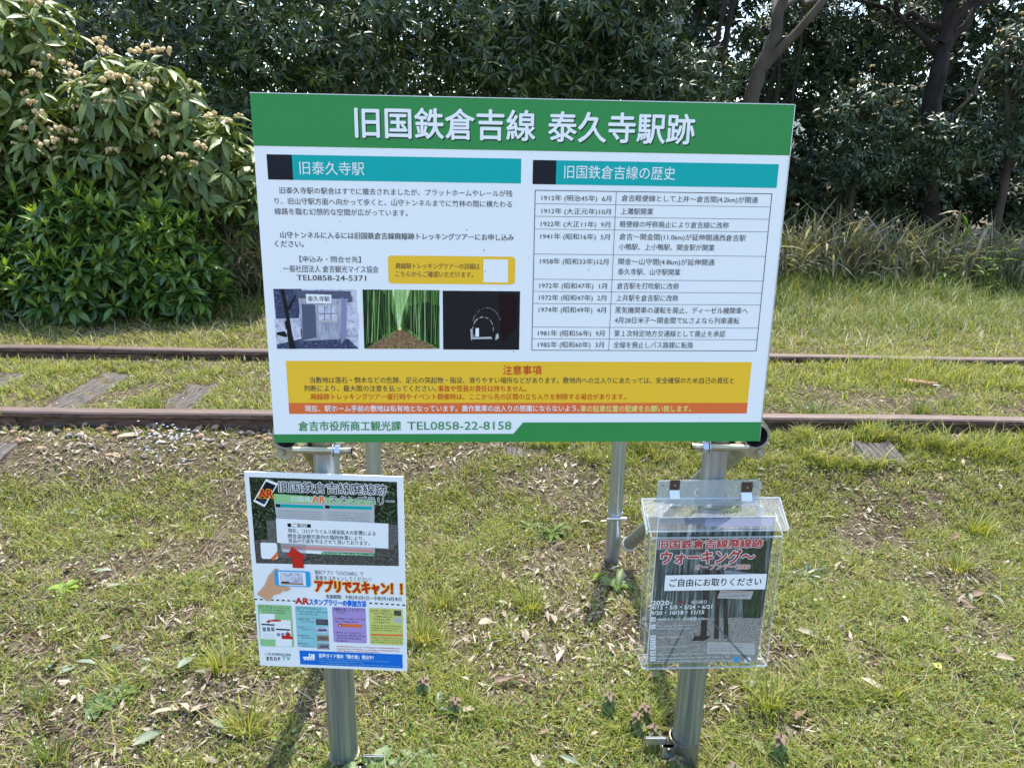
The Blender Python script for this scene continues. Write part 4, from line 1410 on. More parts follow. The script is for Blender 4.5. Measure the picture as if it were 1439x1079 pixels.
for (tp, bt2) in ((A, D_), (B_, C_)):
    m = MB(); dn = Vector((0, 0, -.018))
    slab(m, tp, bt2, bt2 + dn * .5, tp + dn, bx, .002, acr_lid, acr_e); m.build('lid_cheek', lbox)
for px in (930, 1068):
    q = S.loc(px, 712)
    m = MB(); m.box(Sq(q[0], q[1], .022), (.006, .024, .010), acr_e, bx, bz, bn, bev=.002); m.build('lid_stop', lbox)
for px in (972, 1030):
    q = S.loc(px, 708); m = MB(); m.tube([Sq(q[0], q[1], .002), Sq(q[0], q[1], .006)], .0028, boltm, 12); m.build('mounting_screw', lbox)
m = MB(); ma, mz = S.loc(1001, 712)
m.arc(Vector((RX, PYR, mz)), Vector((1, 0, 0)), Vector((0, 1, 0)), Vector((0, 0, 1)), .0306, .033, 0, 360, .02, coup_d, 24)
m.build('mounting_band', lbox)
# sticker on the front
FS = Sheet(BK + bn * .0424, bx, bz, lbox)
FS.start(); a0, b0 = FS.loc(935, 808); a1, b1 = FS.loc(1075, 827.5)
FS.lrect(a0, b0, a1, b1, 'paper', 1)
FS.text('ご自由にお取りください', 941, 818.5, 1070, 11, 'black', 2, .015)
FS.end('sticker', lbox)

# the leaflets in the box
leaf_t = thing('leaflet_stack', (.4, 1.2, .35), 'dark walking event leaflets with red lettering standing inside the acrylic box', 'leaflets')
LS = Sheet(BK + bn * .030, bx, (bz * .99 - bn * 0.0), leaf_t)
LS.L = .00012
la0 = (LS.loc(922, 760)[0] + LS.loc(911, 932)[0]) / 2; la1 = (LS.loc(1083, 765)[0] + LS.loc(1064.5, 934)[0]) / 2
lt = LS.loc(925, 727)[1]; lbm = fb + .002
m = MB()
for k in range(5):
    m.box(LS.P((la0 + la1) / 2 + .0006 * (k % 2), (lt + lbm) / 2 - .001 * k, -.001 - .0014 * k), (la1 - la0, lt - lbm, .0011), I['paper'], LS.X, LS.Y, LS.N)
stack = m.build('paper_sheets', leaf_t)
LS.start()
z_of = lambda y: LS.loc(1000, y)[1]
LS.lrect(la0, lt - .001, la1, z_of(868), 'stripes', 1)
LS.lrect(la0, z_of(868), la1, lbm + .001, 'gravel', 1)
LS.lrect(la0 + .004, lt - .004, la1 - .03, lt - .014, 'slate', 2)
LS.lrect(la0 + .09, lt - .004, la1 - .004, lt - .020, 'mauve', 3)
LS.lrect(la0 + .08, lt - .03, la0 + .14, lt - .052, 'brightgreen', 2) if False else None
LS.ppoly([(975, 750), (1005, 752), (998, 775), (978, 775)], 'trackbed', 2)
tr = ink('printed_trunk', (.02, .018, .016))
LS.ppoly([(990, 800), (997, 800), (993, 893), (984, 893)], tr, 3); LS.ppoly([(1007, 800), (1012, 800), (1010, 897), (1003, 897)], tr, 3)
LS.ppoly([(1016, 800), (1020, 800), (1024, 897), (1017, 897)], tr, 3); LS.ppoly([(976, 893), (1000, 893), (990, 900), (972, 900)], tr, 2)
LS.ppoly([(1040, 755), (1078, 760), (1068, 868), (1044, 868)], 'bamboo_dark', 2)
for p in ([(963, 876), (965, 876), (937, 932), (933, 932)], [(999, 872), (1001, 872), (1056, 930), (1051, 930)]): LS.ppoly(p, 'slate', 4)
LS.end('leaflet_photograph', stack)
LS.start()
for lv, col, bo in ((5, 'white', .09), (6, 'red', .035)):
    LS.text('旧国鉄倉吉線廃線跡', 925.5, 764.5, 1072, 12.5, col, lv, bo)
    LS.text('ウォーキング～', 929, 783, 1060, 19, col, lv, bo)
LS.text('オープンデー2020', 977, 796.5, 1054, 8, 'white', 5, .08); LS.text('オープンデー2020', 977, 796.5, 1054, 8, 'orange', 6, .02)
LS.text('2020', 916.5, 846.5, 940, 6.6, 'white', 5, .04); LS.text('年', 941, 847, 945, 4.5, 'white', 5)
LS.smudge(951, 846, 967, 3, 'red', 5)
LS.text('各日曜日', 971, 845.5, 993, 5.2, 'white', 5, .01)
LS.text('4/12・5/3・5/24・6/21', 915.5, 853, 1000.5, 6.8, 'white', 5, .035)
LS.text('9/20・10/18・11/15', 915, 860.5, 989.5, 6.8, 'white', 5, .035)
LS.text('10:00スタート 約2時間 4.5km', 924.5, 869.5, 994, 4.6, 'white', 5, .02)
for k, y in enumerate((869.5, 880, 895, 902, 909, 917, 925)):
    a0, b0 = LS.loc(914, y - 3); a1, b1 = LS.loc(921, y + 3); LS.lrect(a0, b0, a1, b1, 'white', 5)
    LS.smudge(915, y, 920.5, 3, 'slate', 6, k)
for k, (y, xe) in enumerate(((879, 975), (883, 970), (895, 958), (908.5, 967), (919, 990), (924.5, 1025), (929, 1030))):
    LS.smudge(924, y, xe, 2.2, 'white', 5, k)
LS.ppoly([(1018, 801), (1070, 806), (1066, 813), (1016, 811)], 'ltgrey', 4)
LS.ppoly([(1012, 829), (1059, 830), (1055, 841.5), (1008, 840)], 'ltgrey', 4); LS.smudge(1013, 832, 1050, 2, 'red', 5); LS.smudge(1013, 837, 1050, 2, 'text', 5)
LS.ppoly([(993.5, 901.5), (1060, 903), (1061, 919.5), (993.5, 918)], 'ltgrey', 4)
for k in range(3): LS.smudge(997, 906 + k * 4, 1050 - k * 6, 2.4, ['pink', 'mauve', 'red'][k], 5, k)
LS.ppoly([(1031, 922), (1038, 922), (1038, 930), (1031, 930)], 'skyblue', 4); LS.ppoly([(1046, 923), (1055, 923), (1055, 931), (1046, 931)], 'paper', 4)
LS.end('leaflet_lettering', stack)

# ------------------------------------------------------------------ foliage tools
# leaf templates: (along, across, lift)
LT8 = np.array([(0, 0, 0), (.28, -.36, .06), (.28, .36, .06), (.62, -.42, .05), (.62, .42, .05), (.5, 0, -.02), (1, 0, -.10)])
LF8 = np.array([(0, 5, 1), (0, 2, 5), (1, 5, 3), (2, 4, 5), (3, 5, 6), (4, 6, 5)])
LT5 = np.array([(0, 0, 0), (.5, -.5, .05), (.5, .5, .05), (.5, 0, -.03), (1, 0, -.12)])
LF5 = np.array([(0, 3, 1), (0, 2, 3), (1, 3, 4), (2, 4, 3)])
LT4 = np.array([(0, 0, 0), (.45, -.5, .06), (.45, .5, .06), (1, 0, -.1)])
LF4 = np.array([(0, 3, 1), (0, 2, 3)])


def leaves_mesh(name, P, D, N, L, W, mat, T=LT5, F=LF5, curl=0.25):
    D = unit(D); S = unit(np.cross(D, N)); U = np.cross(S, D)
    L = L[:, None, None]; W = W[:, None, None]
    t = T[None]
    lift = t[..., 2:3] - curl * t[..., 0:1] ** 2 * .6
    V = P[:, None] + D[:, None] * t[..., 0:1] * L + S[:, None] * t[..., 1:2] * W + U[:, None] * (t[..., 2:3] * W * 2 - curl * t[..., 0:1] ** 2 * L)
    n = len(P)
    idx = (np.arange(n)[:, None, None] * len(T) + F[None]).reshape(-1, 3)
    return np_mesh(name, V.reshape(-1, 3), tris=idx, mat=mat)


def blob_points(blobs, n, r, shell=.55, front=0.0):
    """points in lumpy ellipsoids, denser near the surface; returns points and outward directions"""
    bl = np.array(blobs, float)
    vol = bl[:, 3] * bl[:, 4] * bl[:, 5]
    k = r.choice(len(bl), n, p=vol ** .8 / (vol ** .8).sum())
    d = unit(r.normal(size=(n, 3)))
    if front: d[:, 1] = np.where(r.random(n) < front, -np.abs(d[:, 1]), d[:, 1])
    rad = shell + (1 - shell) * r.random(n) ** .6
    rad = rad * (.82 + .36 * vnoise(d[:, 0] * 3 + k * 5, d[:, 2] * 3 + d[:, 1] * 2, 8))
    P = bl[k, :3] + d * bl[k, 3:6] * rad[:, None]
    return P, unit(d / bl[k, 3:6] * bl[k, 3:6].mean(1, keepdims=True))


def rosettes(P, O, k, L, W, r, up=.7, spread=(55, 105), droop=.3, jit=.35, stem=.35):
    """k leaves radiating from each shoot tip"""
    n = len(P)
    A = unit(O * .7 + np.array([0, 0, up]) + r.normal(size=(n, 3)) * jit)
    ref = np.where(np.abs(A[:, 2:3]) < .9, np.array([[0, 0, 1.]]), np.array([[1., 0, 0]]))
    B = unit(np.cross(A, ref)); C = np.cross(A, B)
    ph0 = r.random(n) * 6.28
    ps = []; ds = []; ns_ = []; ls = []
    for j in range(k):
        ph = ph0 + j * 2.4 + (r.random(n) - .5) * .5
        th = np.radians(spread[0] + (spread[1] - spread[0]) * (j + r.random(n)) / k)
        rad = B * np.cos(ph)[:, None] + C * np.sin(ph)[:, None]
        d = A * np.cos(th)[:, None] + rad * np.sin(th)[:, None]
        d = d - np.array([0, 0, 1]) * (droop * r.random(n))[:, None]
        d = unit(d)
        nrm = unit(A * np.sin(th)[:, None] - rad * np.cos(th)[:, None] + np.array([0, 0, .3]))
        ps.append(P - A * (stem * L * (1 - j / k) * .6 if np.isscalar(L) else 0) + d * .01)
        ds.append(d); ns_.append(nrm); ls.append((.65 + .5 * r.random(n)) * L)
    P2 = np.concatenate(ps); D2 = np.concatenate(ds); N2 = np.concatenate(ns_); L2 = np.concatenate(ls)
    return P2, D2, N2, L2, L2 * (W / L) * (.8 + .4 * r.random(len(L2))), A


def limb(mb, a, b, r0, r1, mat, r, n=8, seg=5, wob=.06, rn=None):
    a = Vector(a); b = Vector(b); L = (b - a).length; pts = []; rad = []
    for i in range(seg + 1):
        t = i / seg
        w = Vector((r.uniform(-1, 1), r.uniform(-1, 1), r.uniform(-1, 1))) * wob * L * (math.sin(math.pi * t))
        pts.append(a.lerp(b, t) + w); rad.append(r0 + (r1 - r0) * t)
    mb.tube(pts, rad, mat, n)
    return pts


bark = plain('brown_bark', (.055, .042, .03), .9, var=.45, scale=16, bump=.8, stretch=(1, 1, .25))
bark_l = plain('pale_smooth_bark', (.055, .042, .026), .85, var=.35, scale=14, bump=.5, stretch=(1, 1, .3))
bark_d = plain('dark_pine_bark', (.026, .018, .014), .95, var=.5, scale=12, bump=1.0, stretch=(1, 1, .4))
twig = plain('green_brown_twig', (.12, .11, .05), .8, var=.2, scale=20)

M_tan = leafy('tan_bud_tree_leaf', [(.055, .095, .022), (.11, .16, .03), (.17, .22, .045), (.075, .12, .03), (.23, .27, .075)], .42, .16, .5)
M_lau = leafy('laurel_leaf', [(.022, .06, .016), (.055, .115, .02), (.11, .19, .03), (.03, .075, .02), (.19, .27, .04)], .3, .14, .5)
M_lau_y = leafy('young_laurel_leaf', [(.18, .29, .03), (.28, .38, .045), (.12, .24, .03)], .35, .3, .5)
M_ever = leafy('evergreen_leaf', [(.009, .024, .008), (.02, .045, .013), (.05, .085, .022), (.10, .14, .04), (.012, .03, .010), (.03, .06, .016)], .34, .17, .5)
M_ever2 = leafy('olive_evergreen_leaf', [(.03, .048, .016), (.06, .08, .022), (.10, .12, .03), (.04, .06, .02)], .4, .15, .35)
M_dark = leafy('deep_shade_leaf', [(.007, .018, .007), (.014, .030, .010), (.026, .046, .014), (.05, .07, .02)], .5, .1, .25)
M_grey = leafy('grey_green_leaf', [(.018, .038, .014), (.032, .062, .020), (.014, .030, .012), (.09, .12, .055), (.05, .08, .03)], .36, .12, .42)
M_bud = leafy('downy_young_leaf', [(.66, .52, .28), (.76, .65, .40), (.55, .40, .19)], .8, .2, .2, (1.2, 1.1, .8))
M_yel = leafy('yellow_olive_leaf', [(.07, .08, .02), (.12, .115, .03), (.05, .06, .02)], .5, .2, .3)


def one_leaf(mat, L=1.0, W=.34, curl=.22):
    me = leaves_mesh('leaf', np.zeros((1, 3)), np.array([[1., 0, 0]]), np.array([[0, 0, 1.]]), np.array([L]), np.array([W]), mat, LT8, LF8, curl)
    return me


def place_leaves(parent, P, D, N, L, W, mat, curl, idx, wl):
    me = one_leaf(mat, 1.0, wl, curl)
    rl = ROOTLOC[parent]
    D = unit(D); S = unit(np.cross(D, N)); U = np.cross(S, D)
    for i in idx:
        o = bpy.data.objects.new('leaf', me)
        COL.objects.link(o)
        o.parent = parent
        s = float(L[i]); wsc = float(W[i]) / wl
        # columns: D, -S, U keeps the frame right-handed (D x -S = U)
        M = Matrix(((D[i][0] * s, -S[i][0] * wsc, U[i][0] * s), (D[i][1] * s, -S[i][1] * wsc, U[i][1] * s), (D[i][2] * s, -S[i][2] * wsc, U[i][2] * s))).to_4x4()
        M.translation = Vector(P[i]) - rl
        o.matrix_local = M


def bud_mesh(seed, n=5):
    r = random.Random(seed); m = MB()
    for k in range(n):
        a = 2 * math.pi * k / n + r.uniform(-.4, .4)
        tip = Vector((math.cos(a) * .35, math.sin(a) * .35, -.02 + r.uniform(-.1, .25)))
        st = Vector((math.cos(a) * .10, math.sin(a) * .10, .35 + r.uniform(-.1, .15)))
        mid = st.lerp(tip, .5) + Vector((math.cos(a), math.sin(a), .6)) * .10
        m.tube([st, st.lerp(mid, .6) + Vector((0, 0, .03)), mid, tip], [.02, .13, .14, .01], M_bud, 6, caps=False, smooth=False)
    me = bpy.data.meshes.new('young_leaf_cluster'); me.from_pydata(m.v, [], m.f); me.materials.append(M_bud); me.update()
    return me


BUDS = [bud_mesh(k, n) for k, n in enumerate((3, 4, 5, 6))]


def shrub(name, base, blobs, n, k, L, W, mat, label, cat, seed, near=0, inner=0, wl=.34, curl=.22, up=.7, spread=(55, 105), droop=.3,
          buds=0, budsize=.05, shell=.55, bmat=bark, group=None, T=LT8, F=LF8, tips=None, front=.35, budzmin=-9, branches=True):
    r = np.random.default_rng(seed); pr = random.Random(seed)
    t = thing(name, base, label, cat, group)
    P, O = blob_points(blobs, n, r, shell, front)
    keep = P[:, 2] > .12
    P, O = P[keep], O[keep]
    LP, LD, LN, LL, LW, A = rosettes(P, O, k, L, W, r, up, spread, droop)
    idx = np.array([], int)
    if near:
        # the leaves that show largest: towards the camera, on the outside
        dist_ = np.linalg.norm(LP - np.array(CAM), axis=1)
        rayu = (LP - np.array(CAM))
        px = CX + FPX * (rayu @ np.array(c_r)) / (rayu @ np.array(c_f)); py = CY + FPX * (rayu @ np.array(c_d)) / (rayu @ np.array(c_f))
        vis = (px > -10) & (px < 1450) & (py > -10) & (py < 1090) & ~((px > 365) & (px < 1105) & (py > 140))
        facing = np.abs((LN * unit(rayu)).sum(1))
        sc = LL / dist_ * (.4 + facing) * vis - (LP[:, 1] - LP[:, 1].min()) * .012
        idx = np.argsort(-sc)[:near]
        place_leaves(t, LP, LD, LN, LL, LW, mat, curl, idx, wl)
    rest = np.ones(len(LP), bool); rest[idx] = False
    me = leaves_mesh('foliage', LP[rest], LD[rest], LN[rest], LL[rest], LW[rest], mat, T, F, curl)
    o = link_mesh('foliage', me, t); o['kind'] = 'stuff'
    # woody parts
    if branches:
        bl = blobs
        m = MB()
        B0 = Vector(base)
        for q in range(3):
            b_ = bl[q % len(bl)]
            limb(m, B0 + Vector((pr.uniform(-.08, .08), pr.uniform(-.05, .05), -.05)), (b_[0] + pr.uniform(-.1, .1), b_[1], b_[2]), .022, .012, bmat, pr, 7, 6, .07)
        m.build('stem', t)
        m = MB()
        for i in r.choice(len(P), min(len(P), 110), replace=False):
            b_ = min(bl, key=lambda e: (Vector(e[:3]) - Vector(P[i])).length)
            a = Vector(b_[:3]).lerp(Vector(P[i]), .15)
            limb(m, a, Vector(P[i]) - Vector(A[i]) * .01, .008, .003, twig, pr, 5, 3, .08)
        q = m.build('twigs', t); q['kind'] = 'stuff'
    if buds:
        cand = np.argsort(-(P[:, 2] * .35 - (P[:, 1] - P[:, 1].min()) * .9 + r.random(len(P)) * .9 - 9 * (P[:, 2] < budzmin)))[:buds]
        for i in cand:
            o = bpy.data.objects.new('young_leaf_cluster', BUDS[pr.randrange(4)])
            COL.objects.link(o); o.parent = t
            s = budsize * pr.uniform(.7, 1.35)
            o.location = Vector(P[i]) + Vector(A[i]) * .05 + Vector((0, 0, .02)) - ROOTLOC[t]
            o.rotation_euler = (pr.uniform(-.4, .4), pr.uniform(-.4, .4), pr.uniform(0, 6.28))
            o.scale = (s, s, s)
        m = MB()
        for i in cand:
            m.tube([Vector(P[i]) - Vector(A[i]) * .01, Vector(P[i]) + Vector(A[i]) * .03 + Vector((0, 0, .02))], .0025, twig, 4)
        q = m.build('bud_stalks', t); q['kind'] = 'stuff'
    if tips:
        tm, tn = tips; tn = min(tn, len(P) // 2)
        ci = np.argsort(P[:, 1] * 1.0 - P[:, 2] * .35 + r.random(len(P)) * .45)[:tn]
        TP, TD, TN, TL, TW, _ = rosettes(P[ci] + np.array([0, 0, .03]), O[ci], 4, L * .75, W * .55, r, 2.2, (8, 38), 0)
        o = link_mesh('young_shoots', leaves_mesh('young_shoots', TP, TD, TN, TL, TW, tm, LT5, LF5, .1), t); o['kind'] = 'stuff'
    return t


# two downy-leaved shrubs on the left, in front of the evergreens
shrub('downy_shrub', (-3.75, 5.95, .1), [(-3.95, 5.85, 1.72, .62, .5, .42), (-3.35, 5.85, 1.35, .55, .5, .45), (-4.2, 5.8, 1.15, .6, .5, .42), (-3.75, 5.9, 2.2, .45, .4, .22)],
      430, 8, .165, .06, M_tan, 'large shrub at the left edge with pale downy young leaves on its tips', 'shrub', 101, near=300, buds=70, budsize=.09, up=.9, droop=.55,
      spread=(60, 120), budzmin=1.1)
shrub('downy_shrub', (-2.55, 5.75, .1), [(-2.75, 5.7, 1.62, .50, .45, .40), (-2.22, 5.7, 1.25, .36, .45, .36), (-2.0, 5.75, 1.0, .28, .4, .25), (-2.95, 5.65, 1.2, .45, .42, .30)],
      310, 8, .165, .06, M_tan, 'shrub with clustered tan young leaves touching the upper left of the sign', 'shrub', 102, near=300, buds=62, budsize=.095, up=.9, droop=.6,
      spread=(60, 120), budzmin=1.1)
# glossy laurels below them
shrub('glossy_laurel', (-3.75, 5.35, .1), [(-3.9, 5.35, .62, .52, .40, .48), (-3.55, 5.2, .42, .42, .36, .34)],
      330, 8, .13, .046, M_lau, 'low glossy green bush at the bottom left corner of the thicket', 'shrub', 103, near=220, up=1.0, spread=(35, 100), droop=.3, tips=(M_lau_y, 110))
shrub('glossy_laurel', (-2.95, 5.35, .1), [(-3.05, 5.35, .62, .50, .38, .45), (-3.15, 5.15, .38, .45, .34, .28)],
      380, 8, .13, .046, M_lau, 'glossy green bush with bright upright shoots, middle of the low left bushes', 'shrub', 104, near=260, up=1.0, spread=(35, 100), droop=.3, tips=(M_lau_y, 150))
shrub('glossy_laurel', (-2.5, 5.4, .1), [(-2.50, 5.35, .58, .36, .34, .38), (-2.45, 5.25, .36, .30, .28, .24)],
      260, 8, .125, .044, M_lau, 'glossy green bush nearest the sign with the brightest yellow green shoots', 'shrub', 105, near=240, up=1.0, spread=(35, 100), droop=.3, tips=(M_lau_y, 120))


def tree(name, base, trunk_pts, trunk_r, blobs, n, k, L, W, mat, label, seed, bmat=bark, up=.2, spread=(50, 120), droop=.7, shell=.2, limbs=6,
         T=LT5, F=LF5, curl=.2, cat='tree', group='trees behind the track', buds=0, near=0, extra=None):
    r = np.random.default_rng(seed); pr = random.Random(seed)
    t = thing(name, base, label, cat, group)
    m = MB(); tp = [Vector(p) for p in trunk_pts]
    rad = [trunk_r * (1 - .6 * i / max(1, len(tp) - 1)) for i in range(len(tp))]
    fine = []; fr = []
    for i in range(len(tp) - 1):
        for q in range(4):
            f = q / 4
            fine.append(tp[i].lerp(tp[i + 1], f) + Vector((pr.uniform(-1, 1), pr.uniform(-1, 1), 0)) * trunk_r * .22); fr.append(rad[i] + (rad[i + 1] - rad[i]) * f)
    fine.append(tp[-1]); fr.append(rad[-1])
    m.tube(fine, fr, bmat, 12); m.build('trunk', t)
    for q in range(limbs):
        b_ = blobs[q % len(blobs)]
        s0 = fine[min(len(fine) - 1, int(len(fine) * pr.uniform(.35, .95)))]
        e = Vector((b_[0] + pr.uniform(-.5, .5) * b_[3], b_[1] + pr.uniform(-.5, .3) * b_[4], b_[2] + pr.uniform(-.3, .6) * b_[5]))
        m = MB(); pp = limb(m, s0, e, trunk_r * .38, trunk_r * .10, bmat, pr, 7, 7, .07)
        for _ in range(3):
            e2 = pp[pr.randrange(3, 8)] ; m2 = e2 + Vector((pr.uniform(-.5, .5), pr.uniform(-.5, .3), pr.uniform(-.3, .4)))
            limb(m, e2, m2, trunk_r * .12, trunk_r * .04, bmat, pr, 5, 4, .08)
        m.build('branch', t)
    if extra:
        for (pts, rr, bm) in extra:
            m = MB(); m.tube(pts, rr, bm, 9); m.build('branch', t)
    P, O = blob_points(blobs, n, r, shell, .2)
    P = P[P[:, 2] > .3]; O = O[:len(P)]
    LP, LD, LN, LL, LW, A = rosettes(P, O, k, L, W, r, up, spread, droop, .6)
    idx = np.array([], int)
    if near:
        rayu = (LP - np.array(CAM)); dist_ = np.linalg.norm(rayu, axis=1)
        px = CX + FPX * (rayu @ np.array(c_r)) / (rayu @ np.array(c_f)); py = CY + FPX * (rayu @ np.array(c_d)) / (rayu @ np.array(c_f))
        vis = (px > -10) & (px < 1450) & (py > -5) & ~((px > 365) & (px < 1105) & (py > 140))
        sc = LL / dist_ * (.4 + np.abs((LN * unit(rayu)).sum(1))) * vis - (LP[:, 1] - LP[:, 1].min()) * .01
        idx = np.argsort(-sc)[:near]
        place_leaves(t, LP, LD, LN, LL, LW, mat, curl, idx, W / L)
    rest = np.ones(len(LP), bool); rest[idx] = False
    o = link_mesh('crown', leaves_mesh('crown', LP[rest], LD[rest], LN[rest], LL[rest], LW[rest], mat, T, F, curl), t); o['kind'] = 'stuff'
    if buds:
        cand = np.argsort(-(P[:, 2] - (P[:, 1] - P[:, 1].min()) * .5 + r.random(len(P)) * 1.6))[:buds]
        for i in cand:
            o = bpy.data.objects.new('young_leaf_cluster', BUDS[pr.randrange(4)])
            COL.objects.link(o); o.parent = t
            s = .06 * pr.uniform(.7, 1.3); o.scale = (s, s, s)
            o.location = Vector(P[i]) + Vector(A[i]) * .04 - ROOTLOC[t]; o.rotation_euler = (0, 0, pr.uniform(0, 6.28))
    return t


# front row of evergreens, drooping willow-like leaves
tree('evergreen_tree', (-3.6, 8.0, .2), [(-3.6, 8.0, .1), (-3.5, 8.0, 1.4), (-3.7, 7.9, 3.2)], .10,
     [(-4.6, 7.6, 2.7, 1.1, .8, .8), (-3.2, 7.4, 2.6, .9, .7, .7), (-3.9, 7.9, 1.7, 1.3, .8, .8), (-5.6, 7.6, 1.6, 1.0, .8, 1.0)],
     1500, 8, .12, .030, M_ever, 'dark evergreen rising behind the downy shrubs at the far left', 201, near=120)
tree('evergreen_tree', (-1.9, 7.7, .2), [(-1.9, 7.7, .1), (-1.95, 7.7, 1.5), (-1.7, 7.6, 3.1)], .09,
     [(-2.3, 7.2, 2.5, .9, .7, .75), (-1.5, 7.5, 2.0, .8, .7, .7), (-2.5, 7.3, 1.5, .8, .7, .8)],
     1300, 8, .12, .030, M_ever, 'dark evergreen with drooping leaves above the left end of the sign', 202, near=160)
tree('evergreen_tree', (-.3, 7.7, .2), [(-.3, 7.7, .1), (-.25, 7.7, 1.6), (-.1, 7.6, 3.2)], .09,
     [(-.9, 7.2, 2.55, .8, .6, .6), (-.1, 7.3, 2.25, .9, .6, .7), (.6, 7.2, 2.7, .7, .6, .6)],
     1300, 8, .12, .028, M_ever, 'evergreen with long pale edged leaves above the middle of the sign title', 203, near=160)
tree('evergreen_tree', (1.5, 7.9, .2), [(1.5, 7.9, .1), (1.35, 7.9, 1.6), (1.2, 7.8, 3.2)], .08,
     [(.8, 7.4, 2.45, .7, .6, .6), (1.45, 7.35, 2.0, .65, .5, .45), (1.1, 7.8, 2.9, .7, .6, .5)],
     1200, 8, .10, .026, M_grey, 'silvery leaved evergreen above the right part of the sign title', 204, near=140)
tree('olive_tree', (.6, 9.4, .2), [(.6, 9.4, .1), (.5, 9.4, 1.8), (.6, 9.3, 3.6)], .08,
     [(.2, 9.1, 2.4, 1.2, .7, .8), (1.5, 9.2, 2.0, 1.0, .7, .7)],
     1000, 8, .10, .035, M_ever2, 'olive green small leaved tree seen through the gap above the sign', 205)
# leaning pale forked trunk, right of the sign title
fk = at_depth(1092, 88, 7.1)
top = at_depth(1128, -40, 7.1); low = at_depth(1055, 150, 7.1)
fork2 = at_depth(1160, 2, 8.0)
tree('leaning_tree', (low.x - .35, 7.1, .2), [(low.x - .35, 7.1, .1), (low.x, 7.1, low.z), (at_depth(1066, 100, 7.1)), (at_depth(1088, 50, 7.1)), at_depth(1098, 0, 7.1), at_depth(1112, -90, 7.1)], .085,
     [(3.2, 8.6, 3.6, 1.2, .7, .5), (3.9, 8.4, 3.3, .7, .5, .35)], 260, 7, .08, .028, M_yel,
     'leaning forked tree with a pale bare trunk just above the right end of the sign', 206, bmat=bark_l, limbs=2,
     extra=[([at_depth(1066, 104, 7.1), at_depth(1090, 76, 7.05), at_depth(1120, 46, 7.0), at_depth(1160, -2, 7.0), at_depth(1190, -60, 7.0)], [.045, .042, .038, .034, .02], bark_l)])
# big pine-like trunk right
pt = [(5.25, 9.2, .1), tuple(at_depth(1305, 175, 9.2)), tuple(at_depth(1318, 110, 9.2)), tuple(at_depth(1326, 60, 9.2)), tuple(at_depth(1332, 20, 9.2)), tuple(at_depth(1340, -60, 9.2))]
tree('dark_trunked_tree', (5.25, 9.2, .2), pt, .125,
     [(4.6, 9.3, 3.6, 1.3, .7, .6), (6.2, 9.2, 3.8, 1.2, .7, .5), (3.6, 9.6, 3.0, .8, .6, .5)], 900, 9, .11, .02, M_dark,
     'stout dark brown trunk standing right of the sign with needle like dark foliage', 207, bmat=bark_d, limbs=5,
     extra=[([at_depth(1322, 60, 9.15), at_depth(1345, 20, 9.1), at_depth(1385, -10, 9.0)], [.06, .05, .04], bark_d)])
tree('silver_shrub_tree', (5.4, 8.3, .2), [(5.4, 8.3, .1), (5.3, 8.2, 1.4), (5.0, 8.1, 2.6)], .05,
     [(5.35, 8.1, 2.45, .55, .45, .45), (5.6, 8.0, 1.75, .6, .45, .5), (4.7, 8.3, 1.55, .55, .4, .4)], 560, 8, .11, .036, M_grey,
     'grey green tree with pale bud clusters at the upper right edge', 208, droop=.7, up=.7, buds=60, near=160)
tree('silver_shrub_tree', (3.9, 8.6, .2), [(3.9, 8.6, .1), (3.8, 8.5, 1.2), (3.7, 8.4, 2.0)], .04,
     [(3.75, 8.4, 1.9, .5, .4, .38), (3.9, 8.4, 1.35, .6, .4, .3)], 360, 8, .10, .028, M_grey,
     'smaller grey green tree with brownish buds right beside the sign', 209, droop=.7, up=.7, buds=34, near=140)
tree('evergreen_tree', (3.1, 9.3, .2), [(3.1, 9.3, .1), (3.0, 9.3, 2), (3.2, 9.3, 4)], .06,
     [(3.3, 9.4, 2.6, .9, .6, .8), (4.3, 9.7, 2.7, 1.0, .6, .6)], 800, 8, .11, .035, M_dark, 'very dark evergreen behind the leaning tree', 210)
# dark undergrowth low on the right and behind the sign
UND = [((3.0, 9.3), 'dark undergrowth just right of the sign edge', 301), ((4.2, 9.6), 'dark undergrowth below the brownish budded tree', 302),
       ((5.4, 9.5), 'dark undergrowth at the foot of the stout trunk', 303), ((6.6, 9.1), 'dark undergrowth at the right edge of the picture', 304)]
for (x, y), lab, sd in UND:
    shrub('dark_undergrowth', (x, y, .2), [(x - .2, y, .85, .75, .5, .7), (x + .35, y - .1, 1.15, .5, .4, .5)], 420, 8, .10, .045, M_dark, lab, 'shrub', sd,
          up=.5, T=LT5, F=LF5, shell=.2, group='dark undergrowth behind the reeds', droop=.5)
for (x, y, lab, sd) in ((-1.6, 8.3, 'dark undergrowth hidden behind the left of the sign', 305), (.4, 8.5, 'dark undergrowth hidden behind the centre of the sign', 306), (1.9, 8.8, 'dark undergrowth hidden behind the right of the sign', 307),
                        (-3.2, 7.0, 'dark undergrowth behind the downy shrubs', 308), (-4.6, 6.9, 'dark undergrowth at the far left behind the downy shrub', 309), (-2.3, 6.9, 'dark undergrowth between the downy shrub and the sign', 310)):
    shrub('dark_undergrowth', (x, y, .2), [(x, y, .9, .9, .45, .8)], 380, 7, .12, .05, M_dark, lab, 'shrub', sd, up=.5, T=LT5, F=LF5, shell=.2,
          group='dark undergrowth behind the sign and shrubs', droop=.5, branches=False)
